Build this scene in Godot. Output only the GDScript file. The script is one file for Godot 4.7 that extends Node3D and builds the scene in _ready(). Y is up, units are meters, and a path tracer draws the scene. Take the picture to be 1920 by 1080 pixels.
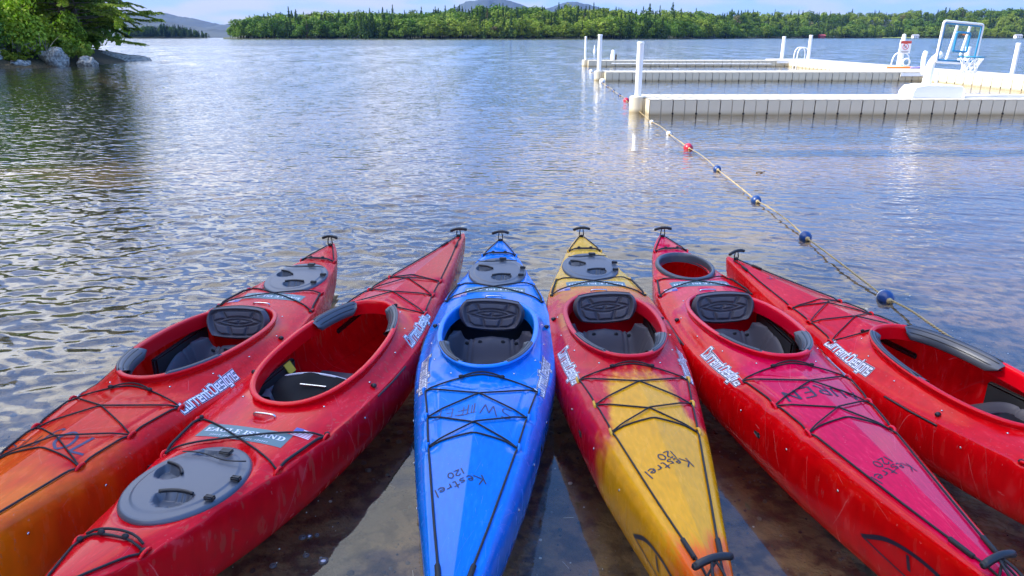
extends Node3D
# Kayaks drawn up in the shallows of a lake, a swimming dock behind, wooded shores beyond.

const KL := 3.6
var rng := RandomNumberGenerator.new()
var M := {}
var taken := {}
var soft: FastNoiseLite

# ---------- a collector of triangles -------------------------------------------------
class MB:
	var v := PackedVector3Array()
	var uv := PackedVector2Array()
	var uv2 := PackedVector2Array()
	var c := PackedColorArray()
	var i := PackedInt32Array()
	func quad(a: Vector3, b: Vector3, d: Vector3, e: Vector3) -> void:
		var k := v.size()
		v.append(a); v.append(b); v.append(d); v.append(e)
		i.append_array([k, k + 1, k + 2, k, k + 2, k + 3])
	func tri(a: Vector3, b: Vector3, d: Vector3) -> void:
		var k := v.size()
		v.append(a); v.append(b); v.append(d)
		i.append_array([k, k + 1, k + 2])
	func grid(nu: int, nv: int, f: Callable, closed := false) -> void:
		var k := v.size()
		for b in nv:
			for a in nu:
				v.append(f.call(a, b))
		for b in nv - 1:
			for a in (nu if closed else nu - 1):
				var a2 := (a + 1) % nu
				i.append_array([k + b * nu + a, k + b * nu + a2, k + (b + 1) * nu + a2, k + b * nu + a, k + (b + 1) * nu + a2, k + (b + 1) * nu + a])
	func tube(p: Array, r: float, sides := 6, closed := false, r2 := -1.0) -> void:
		var n := p.size()
		if n < 2: return
		var k := v.size()
		var up := Vector3.UP
		for q in n:
			var t: Vector3
			if closed: t = p[(q + 1) % n] - p[(q + n - 1) % n]
			else: t = p[mini(q + 1, n - 1)] - p[maxi(q - 1, 0)]
			t = t.normalized()
			if q == 0:
				up = Vector3.UP if absf(t.y) < 0.9 else Vector3.RIGHT
			var s := t.cross(up).normalized()
			up = s.cross(t).normalized()
			var rr := r if r2 < 0.0 else lerpf(r, r2, float(q) / (n - 1))
			for a in sides:
				var w := TAU * a / sides
				v.append(p[q] + (s * cos(w) + up * sin(w)) * rr)
		for q in (n if closed else n - 1):
			var q2 := (q + 1) % n
			for a in sides:
				var a2 := (a + 1) % sides
				i.append_array([k + q * sides + a, k + q2 * sides + a2, k + q * sides + a2, k + q * sides + a, k + q2 * sides + a, k + q2 * sides + a2])
		if not closed:
			for e in [0, n - 1]:
				var m := v.size()
				v.append(p[e])
				for a in sides:
					var a2 := (a + 1) % sides
					if e == 0: i.append_array([m, k + a, k + a2])
					else: i.append_array([m, k + e * sides + a2, k + e * sides + a])
	func lathe(prof: Array, seg: int, o := Vector3.ZERO) -> void:
		var k := v.size()
		for p in prof:
			for a in seg:
				var w := TAU * a / seg
				v.append(o + Vector3(cos(w) * p.x, p.y, sin(w) * p.x))
		for q in prof.size() - 1:
			for a in seg:
				var a2 := (a + 1) % seg
				i.append_array([k + q * seg + a, k + q * seg + a2, k + (q + 1) * seg + a2, k + q * seg + a, k + (q + 1) * seg + a2, k + (q + 1) * seg + a])
	# a box with chamfered edges; corners are shared, so the chamfers shade as rounded
	func box(o: Vector3, size: Vector3, bev := 0.01, t := Basis.IDENTITY) -> void:
		var h := size / 2
		bev = minf(bev, minf(h.x, minf(h.y, h.z)) * 0.9)
		var k := v.size()
		for sx in [-1, 1]:
			for sy in [-1, 1]:
				for sz in [-1, 1]:
					var s := Vector3(sx, sy, sz)
					v.append(o + t * (s * (h - Vector3(0, bev, bev))))
					v.append(o + t * (s * (h - Vector3(bev, 0, bev))))
					v.append(o + t * (s * (h - Vector3(bev, bev, 0))))
		var id := func(x: int, y: int, z: int, ax: int) -> int: return k + ((x * 2 + y) * 2 + z) * 3 + ax
		for ax in 3:
			for s in 2:
				var q := []
				for ab in [[0, 0], [1, 0], [1, 1], [0, 1]]:
					var cc := [0, 0, 0]
					cc[ax] = s; cc[(ax + 1) % 3] = ab[0]; cc[(ax + 2) % 3] = ab[1]
					q.append(id.call(cc[0], cc[1], cc[2], ax))
				if s == 1: q.reverse()
				i.append_array([q[0], q[1], q[2], q[0], q[2], q[3]])
		for ax in 3:
			var b1 := (ax + 1) % 3
			var b2 := (ax + 2) % 3
			for s1 in 2:
				for s2 in 2:
					var c0 := [0, 0, 0]
					var c1 := [0, 0, 0]
					c0[b1] = s1; c0[b2] = s2; c0[ax] = 0
					c1[b1] = s1; c1[b2] = s2; c1[ax] = 1
					var q := [id.call(c0[0], c0[1], c0[2], b1), id.call(c1[0], c1[1], c1[2], b1), id.call(c1[0], c1[1], c1[2], b2), id.call(c0[0], c0[1], c0[2], b2)]
					if s1 == s2: q.reverse()
					i.append_array([q[0], q[1], q[2], q[0], q[2], q[3]])
		for x in 2:
			for y in 2:
				for z in 2:
					var q := [id.call(x, y, z, 0), id.call(x, y, z, 1), id.call(x, y, z, 2)]
					if (x + y + z) % 2 == 1: q.reverse()
					i.append_array(q)
	func ball(o: Vector3, r: Vector3, seg := 10) -> void:
		var k := v.size()
		var rows := maxi(4, seg / 2 + 1)
		for q in rows:
			var e := PI * q / (rows - 1)
			for a in seg:
				var w := TAU * a / seg
				v.append(o + Vector3(sin(e) * cos(w) * r.x, cos(e) * r.y, sin(e) * sin(w) * r.z))
		for q in rows - 1:
			for a in seg:
				var a2 := (a + 1) % seg
				i.append_array([k + q * seg + a, k + q * seg + a2, k + (q + 1) * seg + a2, k + q * seg + a, k + (q + 1) * seg + a2, k + (q + 1) * seg + a])
	func paint(col: Color, from: int) -> void:
		while c.size() < from: c.append(Color.WHITE)
		while c.size() < v.size(): c.append(col)
	func done(flat := false) -> ArrayMesh:
		var arr := []
		arr.resize(Mesh.ARRAY_MAX)
		var n := PackedVector3Array()
		n.resize(v.size())
		var vv := v
		var ii := i
		for t in range(0, ii.size(), 3):
			var a := ii[t]
			var b := ii[t + 1]
			var d := ii[t + 2]
			var w := (vv[d] - vv[a]).cross(vv[b] - vv[a])
			n[a] += w; n[b] += w; n[d] += w
		for q in n.size():
			n[q] = n[q].normalized() if n[q].length_squared() > 1e-24 else Vector3.UP
		arr[Mesh.ARRAY_VERTEX] = v
		arr[Mesh.ARRAY_NORMAL] = n
		if uv.size() == v.size(): arr[Mesh.ARRAY_TEX_UV] = uv
		if uv2.size() == v.size(): arr[Mesh.ARRAY_TEX_UV2] = uv2
		if c.size() == v.size(): arr[Mesh.ARRAY_COLOR] = c
		arr[Mesh.ARRAY_INDEX] = i
		var m := ArrayMesh.new()
		m.add_surface_from_arrays(Mesh.PRIMITIVE_TRIANGLES, arr)
		return m

# ---------- nodes ---------------------------------------------------------------------
func numbered(s: String) -> String:
	if not taken.has(s):
		taken[s] = 0
		return s
	taken[s] += 1
	return "%s_%03d" % [s, taken[s]]

func tag(o: Node3D, label := "", category := "", group := "", kind := "") -> void:
	if label: o.set_meta("label", label)
	if category: o.set_meta("category", category)
	if group: o.set_meta("group", group)
	if kind: o.set_meta("kind", kind)

func thing(called: String, label: String, category: String, at := Vector3.ZERO, turn := 0.0, group := "") -> Node3D:
	var o := Node3D.new()
	o.name = numbered(called)
	add_child(o)
	o.position = at
	o.rotation.y = turn
	tag(o, label, category, group)
	return o

func part(called: String, m: Mesh, mt: Material, parent: Node3D, at := Vector3.ZERO) -> MeshInstance3D:
	var o := MeshInstance3D.new()
	o.name = called if parent != self else numbered(called)
	o.mesh = m
	o.material_override = mt
	o.position = at
	parent.add_child(o, true)
	return o

func lin(r: float, g: float, b: float) -> Color:
	return Color(r, g, b).linear_to_srgb()

func mat(called: String, r: float, g: float, b: float, rough := 0.6, metal := 0.0) -> StandardMaterial3D:
	var m := StandardMaterial3D.new()
	m.resource_name = called
	m.albedo_color = lin(r, g, b)
	m.roughness = rough
	m.metallic = metal
	M[called] = m
	return m

func noise(freq: float, oct: int, sd: int) -> FastNoiseLite:
	var n := FastNoiseLite.new()
	n.noise_type = FastNoiseLite.TYPE_SIMPLEX_SMOOTH
	n.frequency = freq
	n.fractal_type = FastNoiseLite.FRACTAL_FBM
	n.fractal_octaves = oct
	n.seed = sd
	return n

func ramp(stops: Array) -> Gradient:
	var g := Gradient.new()
	var o := PackedFloat32Array()
	var c := PackedColorArray()
	for s in stops:
		o.append(s[0]); c.append(s[1])
	g.offsets = o
	g.colors = c
	return g

func noise_tex(size: int, n: FastNoiseLite, stops: Array, as_normal := 0.0) -> NoiseTexture2D:
	var t := NoiseTexture2D.new()
	t.width = size
	t.height = size
	t.seamless = true
	t.noise = n
	if stops: t.color_ramp = ramp(stops)
	if as_normal > 0.0:
		t.as_normal_map = true
		t.bump_strength = as_normal
	return t

func table(t: float, xs: Array, ys: Array) -> float:
	var n := xs.size()
	if t <= xs[0]: return ys[0]
	if t >= xs[n - 1]: return ys[n - 1]
	var k := 0
	while t > xs[k + 1]: k += 1
	var h: float = xs[k + 1] - xs[k]
	var u: float = (t - xs[k]) / h
	var d: float = (ys[k + 1] - ys[k]) / h
	var m0 := d
	var m1 := d
	if k > 0: m0 = (d + (ys[k] - ys[k - 1]) / (xs[k] - xs[k - 1])) / 2
	if k < n - 2: m1 = (d + (ys[k + 2] - ys[k + 1]) / (xs[k + 2] - xs[k + 1])) / 2
	var u2 := u * u
	var u3 := u2 * u
	return ys[k] * (2 * u3 - 3 * u2 + 1) + m0 * h * (u3 - 2 * u2 + u) + ys[k + 1] * (3 * u2 - 2 * u3) + m1 * h * (u3 - u2)

func spline(p: Array, per := 6) -> Array:
	var out := []
	for k in p.size() - 1:
		var a = p[maxi(k - 1, 0)]
		var b = p[k]
		var c = p[k + 1]
		var d = p[mini(k + 2, p.size() - 1)]
		for q in per:
			out.append(b.cubic_interpolate(c, a, d, float(q) / per))
	out.append(p[p.size() - 1])
	return out

# ---------- scene ---------------------------------------------------------------------
func _ready() -> void:
	rng.seed = 11
	soft = noise(0.35, 3, 5)
	var cam := Camera3D.new()
	cam.name = "camera"
	cam.position = Vector3(0, 1.66, 0)
	cam.rotation.x = -atan((540.0 - 69.5) / 1350.0)
	cam.fov = rad_to_deg(2.0 * atan(540.0 / 1350.0))
	cam.near = 0.05
	cam.far = 20000.0
	add_child(cam)
	cam.current = true
	var we := WorldEnvironment.new()
	we.name = "world"
	var env := Environment.new()
	env.background_mode = Environment.BG_SKY
	env.tonemap_mode = Environment.TONE_MAPPER_LINEAR
	env.tonemap_exposure = 1.85
	var sky := Sky.new()
	var pm := PanoramaSkyMaterial.new()
	pm.panorama = ImageTexture.create_from_image(sky_picture())
	sky.sky_material = pm
	env.sky = sky
	env.background_energy_multiplier = 1.0
	env.sdfgi_enabled = true
	env.ssao_enabled = true
	env.ssil_enabled = true
	env.fog_enabled = true
	env.fog_density = 0.00003
	env.fog_light_color = lin(0.18, 0.40, 1.0)
	we.environment = env
	add_child(we)
	var sun := DirectionalLight3D.new()
	sun.name = "sun"
	sun.light_energy = 1.45
	sun.light_color = lin(1.0, 0.95, 0.86)
	sun.light_angular_distance = 0.5
	sun.shadow_enabled = true
	add_child(sun)
	sun.look_at_from_position(SUN_DIR * 10.0, Vector3.ZERO)
	make_materials()
	make_ground()
	make_water()
	make_hills()
	make_forest()
	make_left_shore()
	make_docks()
	make_float_line()
	make_kayaks()
	make_shallows()

const SUN_DIR := Vector3(-0.75, 0.66, -0.03)

func sky_picture() -> Image:
	var w := 2048
	var h := 1024
	var data := PackedFloat32Array()
	data.resize(w * h * 3)
	var n1 := noise(0.55, 5, 3)
	var n2 := noise(0.22, 3, 9)
	var wisps := noise(1.3, 4, 21)
	var sd := SUN_DIR.normalized()
	for y in h:
		var el := (0.5 - (y + 0.5) / h) * PI
		var sy := sin(el)
		var cy := cos(el)
		for x in w:
			var k := (y * w + x) * 3
			if y > h / 2 + 4:
				data[k] = 0.16; data[k + 1] = 0.2; data[k + 2] = 0.26
				continue
			var az := wrapf((x + 0.5) / w * TAU, -PI, PI)
			var d := Vector3(sin(az) * cy, maxf(sy, 0.0), -cos(az) * cy)
			var q := d.y + 0.10
			var px := d.x / q
			var pz := d.z / q
			var cover := n1.get_noise_2d(px * 1.1, pz) + 0.40 * wisps.get_noise_2d(px * 0.8 + 7.0, pz * 1.2)
			var big := n2.get_noise_2d(px * 1.2 + 31.0, pz * 1.2)
			# clear blue, deeper upwards
			var t := pow(1.0 - d.y, 5.0)
			var b := Vector3(0.10, 0.34, 1.0).lerp(Vector3(0.24, 0.45, 0.80), t)
			# cloud banks: thicker towards the sun's side
			var left := clampf(0.5 - 0.62 * sin(az + 0.42), 0.0, 1.0)
			var bias := lerpf(-0.30, 0.30, left) + 0.55 * big + 0.12 * exp(-pow(el / 0.09, 2.0)) + 0.20 * exp(-pow(el / 0.17, 2.0)) * smoothstep(0.15, -0.3, az) + 0.13 * exp(-pow((az + 0.17) / 0.24, 2.0) - pow((el - 0.66) / 0.11, 2.0))
			var cl := smoothstep(-0.02, 0.26, cover + bias)
			var thick := smoothstep(0.15, 0.75, cover + bias)
			var white := lerpf(0.85, 1.9, left * smoothstep(0.03, 0.11, el)) if el > 0.0 else 0.85
			var cc := Vector3(0.98, 0.985, 1.0) * white
			cc = cc.lerp(Vector3(0.30, 0.39, 0.60) * (0.8 + 0.6 * left), thick * 0.65)
			b = b.lerp(cc, cl * 0.94)
			b *= lerpf(0.40, 1.0, smoothstep(0.03, 0.14, el))   # duller banks far off, near the horizon
			# rows of far cloud just above the hills
			var low := exp(-pow(el / 0.075, 2.0))
			if low > 0.02:
				var m := wisps.get_noise_2d(az * 5.0 + 3.0, el * 42.0) + 0.5 * n1.get_noise_2d(az * 9.0, el * 60.0 + 8.0)
				b = b.lerp(Vector3(0.085, 0.15, 0.255), low * 0.85)
				b = b.lerp(Vector3(0.36, 0.36, 0.37) * lerpf(0.62, 1.05, left), low * smoothstep(-0.12 - 0.25 * left, 0.30 - 0.2 * left, m) * 0.95)
			# air lit round the sun
			var ang := acos(clampf(d.dot(sd), -1.0, 1.0))
			b += Vector3(1.0, 0.98, 0.95) * (1.6 * exp(-pow(ang / 0.42, 2.0)) + 0.35 * exp(-pow(ang / 0.95, 2.0)))
			data[k] = b.x; data[k + 1] = b.y; data[k + 2] = b.z
	return Image.create_from_data(w, h, false, Image.FORMAT_RGBF, data.to_byte_array())

func make_materials() -> void:
	mat("black_rubber", 0.012, 0.012, 0.015, 0.45)
	mat("black_fabric", 0.008, 0.008, 0.009, 0.95)
	mat("cord", 0.012, 0.011, 0.013, 0.7)
	mat("foam_grey", 0.070, 0.063, 0.078, 0.6)
	mat("pad_grey", 0.062, 0.066, 0.082, 0.32)
	mat("dark_inside", 0.02, 0.02, 0.022, 0.6)
	mat("hatch_grey", 0.090, 0.098, 0.118, 0.34)
	mat("steel", 0.6, 0.6, 0.6, 0.25, 1.0)
	mat("white_print", 0.75, 0.74, 0.80, 0.4)
	mat("navy_print", 0.012, 0.012, 0.035, 0.4)
	mat("marker", 0.01, 0.01, 0.035, 0.5)
	mat("marker_faded", 0.03, 0.03, 0.10, 0.5)
	mat("teal_print", 0.085, 0.17, 0.19, 0.4)
	mat("yellow_label", 0.75, 0.45, 0.02, 0.5)
	mat("silver_trim", 0.5, 0.5, 0.55, 0.35)
	mat("white_plastic", 0.80, 0.79, 0.76, 0.45)
	mat("white_metal", 0.80, 0.80, 0.80, 0.35)
	mat("teal_paint", 0.02, 0.22, 0.40, 0.4)
	mat("net_white", 0.8, 0.8, 0.78, 0.8)
	mat("rope_yellow", 0.36, 0.27, 0.13, 0.85)
	mat("float_blue", 0.004, 0.035, 0.15, 0.35)
	mat("float_white", 0.72, 0.70, 0.64, 0.45)
	mat("float_red", 0.42, 0.012, 0.03, 0.35)
	mat("float_gold", 0.7, 0.42, 0.03, 0.45)
	mat("orange_foam", 0.9, 0.22, 0.03, 0.7)
	mat("aqua_foam", 0.25, 0.75, 0.65, 0.7)
	mat("violet_foam", 0.35, 0.28, 0.65, 0.7)
	mat("sign_red", 0.5, 0.06, 0.04, 0.5)
	mat("bark", 0.10, 0.075, 0.055, 0.9)
	mat("twig_grey", 0.22, 0.20, 0.17, 0.9)
	mat("straw", 0.42, 0.33, 0.16, 0.8)
	mat("husk", 0.03, 0.025, 0.03, 0.5)
	mat("husk_pale", 0.35, 0.34, 0.42, 0.35)
	mat("red_roof", 0.30, 0.05, 0.05, 0.8)
	mat("grey_roof", 0.25, 0.25, 0.26, 0.8)
	mat("white_wall", 0.7, 0.69, 0.66, 0.8)
	mat("lawn", 0.18, 0.22, 0.05, 0.95)
	var pane := mat("clear_pane", 0.8, 0.9, 0.95, 0.04)
	pane.albedo_color.a = 0.06
	pane.transparency = BaseMaterial3D.TRANSPARENCY_ALPHA
	var dock := mat("dock_plastic", 0.80, 0.74, 0.61, 0.55)
	dock.vertex_color_use_as_albedo = true
	dock.heightmap_enabled = true
	dock.heightmap_scale = 0.4
	dock.heightmap_texture = noise_tex(256, noise(0.08, 4, 40), [])
	dock.uv1_triplanar = true
	dock.uv1_scale = Vector3(1.6, 1.6, 1.6)
	var rock := mat("granite", 1, 1, 1, 0.9)
	rock.albedo_texture = noise_tex(512, noise(0.02, 5, 41), [[0.0, Color(0.27, 0.25, 0.22)], [0.42, Color(0.55, 0.52, 0.47)], [0.6, Color(0.70, 0.67, 0.61)], [1.0, Color(0.86, 0.84, 0.78)]])
	rock.heightmap_enabled = true
	rock.heightmap_scale = 6.0
	rock.heightmap_texture = noise_tex(512, noise(0.025, 5, 42), [])
	rock.uv1_triplanar = true
	rock.uv1_world_triplanar = true
	rock.uv1_scale = Vector3(0.5, 0.5, 0.5)
	for k in [["leaf", 0.0], ["needle", 0.0], ["far_leaf", 0.0]]:
		var lf := mat(k[0], 1, 1, 1, 0.75)
		lf.vertex_color_use_as_albedo = true
		lf.backlight_enabled = true
		lf.backlight = Color(0.55, 0.7, 0.18)
		lf.metallic_specular = 0.25

# ---------- ground, water --------------------------------------------------------------
# the waterline of the left bank and of the beach behind the camera, land on its left-hand side
const SHORE := [Vector2(-90, -62), Vector2(-40, -61), Vector2(-31.0, -60), Vector2(-28.2, -58.0), Vector2(-27.6, -53), Vector2(-26.6, -49), Vector2(-26.4, -46), Vector2(-28.6, -43.2), Vector2(-31, -38), Vector2(-27, -29), Vector2(-20, -18), Vector2(-15, -9), Vector2(-11, -3), Vector2(-6, 2.2), Vector2(0, 3.4), Vector2(14, 3.0), Vector2(60, 0)]

func shore_dist(x: float, z: float) -> float:   # positive on land
	var best := 1e9
	var p := Vector2(x, z)
	var inside := false
	var n := SHORE.size()
	for k in n - 1:
		var a: Vector2 = SHORE[k]
		var b: Vector2 = SHORE[k + 1]
		best = minf(best, p.distance_squared_to(Geometry2D.get_closest_point_to_segment(p, a, b)))
	var poly := [Vector2(-200, -62)]
	poly.append_array(SHORE)
	poly.append_array([Vector2(200, 0), Vector2(200, 100), Vector2(-200, 100)])
	var m := poly.size()
	for k in m:
		var a: Vector2 = poly[k]
		var b: Vector2 = poly[(k + 1) % m]
		if (a.y > z) != (b.y > z) and x < (b.x - a.x) * (z - a.y) / (b.y - a.y) + a.x: inside = not inside
	return sqrt(best) * (1.0 if inside else -1.0)

func ground_y(x: float, z: float) -> float:
	var d := shore_dist(x, z)
	var bumps := soft.get_noise_2d(x * 1.3, z * 1.3)
	if d > 0.0:
		return d * 0.22 / (1.0 + d * 0.03) + 0.12 * bumps * minf(d, 1.0) + (0.25 * smoothstep(0.0, 1.0, d) if z < -35 else 0.0)
	d = -d
	var y := -0.047 * d if d < 22.0 else -1.03 - (d - 22.0) * 0.11
	# the left bank drops off quickly
	var steep := smoothstep(-8.0, -20.0, z) * smoothstep(-4.0, -16.0, x)
	y -= steep * minf(d, 6.0) * 0.25
	return maxf(y, -5.0) + 0.018 * bumps

func make_ground() -> void:
	var bedm := mat("sand_and_silt", 1, 1, 1, 0.95)
	bedm.vertex_color_use_as_albedo = true
	bedm.uv1_triplanar = true
	bedm.uv1_world_triplanar = true
	bedm.uv1_scale = Vector3(0.55, 0.55, 0.55)
	bedm.albedo_texture = noise_tex(1024, noise(0.012, 6, 51), [[0.0, Color(0.34, 0.31, 0.28)], [0.38, Color(0.66, 0.63, 0.60)], [0.52, Color(0.90, 0.88, 0.85)], [1.0, Color(1, 1, 1)]])
	bedm.heightmap_enabled = true
	bedm.heightmap_scale = 1.4
	bedm.heightmap_texture = noise_tex(1024, noise(0.03, 5, 52), [])
	var sets := [
		[-5.0, 5.0, -8.0, 0.6, 0.12], [-110.0, 46.0, -80.0, 30.0, 1.3]]
	var b := MB.new()
	for q in sets.size():
		var s: Array = sets[q]
		var nx := int((s[1] - s[0]) / s[4]) + 1
		var nz := int((s[3] - s[2]) / s[4]) + 1
		var from := b.v.size()
		b.grid(nx, nz, func(i: int, j: int) -> Vector3:
			var x: float = s[0] + i * s[4]
			var z: float = s[2] + j * s[4]
			var y := ground_y(x, z)
			if q == 1 and x > -4.4 and x < 4.4 and z > -7.4 and z < 0.0: y -= 0.3
			return Vector3(x, y, z))
		for k in range(from, b.v.size()):
			var p := b.v[k]
			var m := 0.5 + 0.5 * soft.get_noise_2d(p.x * 2.1 + 40.0, p.z * 2.1)
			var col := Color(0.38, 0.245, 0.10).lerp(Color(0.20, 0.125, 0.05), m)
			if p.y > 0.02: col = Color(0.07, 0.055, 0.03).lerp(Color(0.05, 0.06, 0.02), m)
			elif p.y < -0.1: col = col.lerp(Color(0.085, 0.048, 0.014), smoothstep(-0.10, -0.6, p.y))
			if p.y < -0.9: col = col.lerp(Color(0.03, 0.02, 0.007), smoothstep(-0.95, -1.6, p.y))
			if p.z < -11.0 and p.y < -0.1: col = col.lerp(Color(0.34, 0.19, 0.05), 0.65 * smoothstep(-11.0, -14.0, p.z) * smoothstep(-22.0, -18.0, p.z) * smoothstep(-1.0, 2.5, p.x))
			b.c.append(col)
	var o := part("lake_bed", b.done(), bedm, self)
	tag(o, "", "", "", "structure")
	# the deep floor of the lake, on to the far shores
	var d := MB.new()
	d.quad(Vector3(-6000, -5.3, 300), Vector3(6000, -5.3, 300), Vector3(6000, -5.3, -7200), Vector3(-6000, -5.3, -7200))
	var deep := part("deep_lake_floor", d.done(), mat("silt", 0.03, 0.024, 0.012, 0.95), self)
	tag(deep, "", "", "", "structure")

var tile := PackedFloat32Array()
const TN := 256

func make_tile() -> void:
	tile.resize(TN * TN)
	var r := RandomNumberGenerator.new()
	r.seed = 77
	var waves := []
	for k in 46:
		var mag := 6.0 * pow(4.6, r.randf())
		var dir := r.randfn(0.14, 0.5)
		var kx := roundf(sin(dir) * mag)
		var kz := roundf(cos(dir) * mag)
		if kz == 0.0 and kx == 0.0: kz = 3.0
		waves.append([kx, kz, r.randf() * TAU, 1.0 / pow(sqrt(kx * kx + kz * kz), 1.25)])
	var sum := 0.0
	for w in waves: sum += 0.5 * pow(w[3] * TAU * sqrt(w[0] * w[0] + w[1] * w[1]), 2.0)
	var g := 1.0 / sqrt(sum)
	# separable phases: cos(a + b) from tables
	for w in waves:
		var cx := PackedFloat32Array()
		var sx := PackedFloat32Array()
		for x in TN:
			cx.append(cos(TAU * w[0] * x / TN + w[2])); sx.append(sin(TAU * w[0] * x / TN + w[2]))
		var amp: float = w[3] * g
		for z in TN:
			var cz := cos(TAU * w[1] * z / TN) * amp
			var sz := sin(TAU * w[1] * z / TN) * amp
			var row := z * TN
			for x in TN:
				tile[row + x] += cx[x] * cz - sx[x] * sz

func tiled(x: float, z: float) -> float:
	var fx := fposmod(x, 1.0) * TN
	var fz := fposmod(z, 1.0) * TN
	var ix := int(fx)
	var iz := int(fz)
	fx -= ix; fz -= iz
	ix &= 255; iz &= 255
	var jx := (ix + 1) & 255
	var jz := ((iz + 1) & 255) * TN
	iz *= TN
	return (tile[iz + ix] * (1 - fx) + tile[iz + jx] * fx) * (1 - fz) + (tile[jz + ix] * (1 - fx) + tile[jz + jx] * fx) * fz

var boats := []   # [origin, axis] of each kayak, for leaving water out of the hulls

func wave_y(x: float, z: float, detail := true) -> float:
	# calm in the shallows between the boats, ruffled further out, most on the left
	var calm := maxf(smoothstep(-2.9, -5.8, z), smoothstep(-1.75, -2.7, x))
	var wind := 0.5 + 0.5 * soft.get_noise_2d(x * 0.5, z * 0.22)
	var left := smoothstep(4.0, -6.0, x)
	var a := (0.085 + 0.915 * calm) * (0.62 + 0.55 * wind) * (0.72 + 0.45 * left)
	if z < -47.9: return a * 0.035 * 17.0 * tiled(x / 17.0, z / 17.0)
	var h := 0.034 * 5.3 * tiled(x / 5.3, z / 5.3)
	if detail:
		h += 0.115 * FINE * lerpf(1.0, 0.45, smoothstep(-1.5, 1.5, x) * smoothstep(-9.5, -5.0, z)) * tiled((x * 0.94 + z * 0.34) / FINE, (z * 0.94 - x * 0.34) / FINE)
	return a * h

const FINE := 1.6

func in_boat(x: float, z: float) -> bool:
	for b in boats:
		var o: Vector2 = b[0]
		var d: Vector2 = b[1]
		var r := Vector2(x, z) - o
		var s := r.dot(d)
		s /= b[2]
		if s > 0.1 and s < 3.3 and absf(r.cross(d)) < 0.76 * wid(s): return true
	return false

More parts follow.
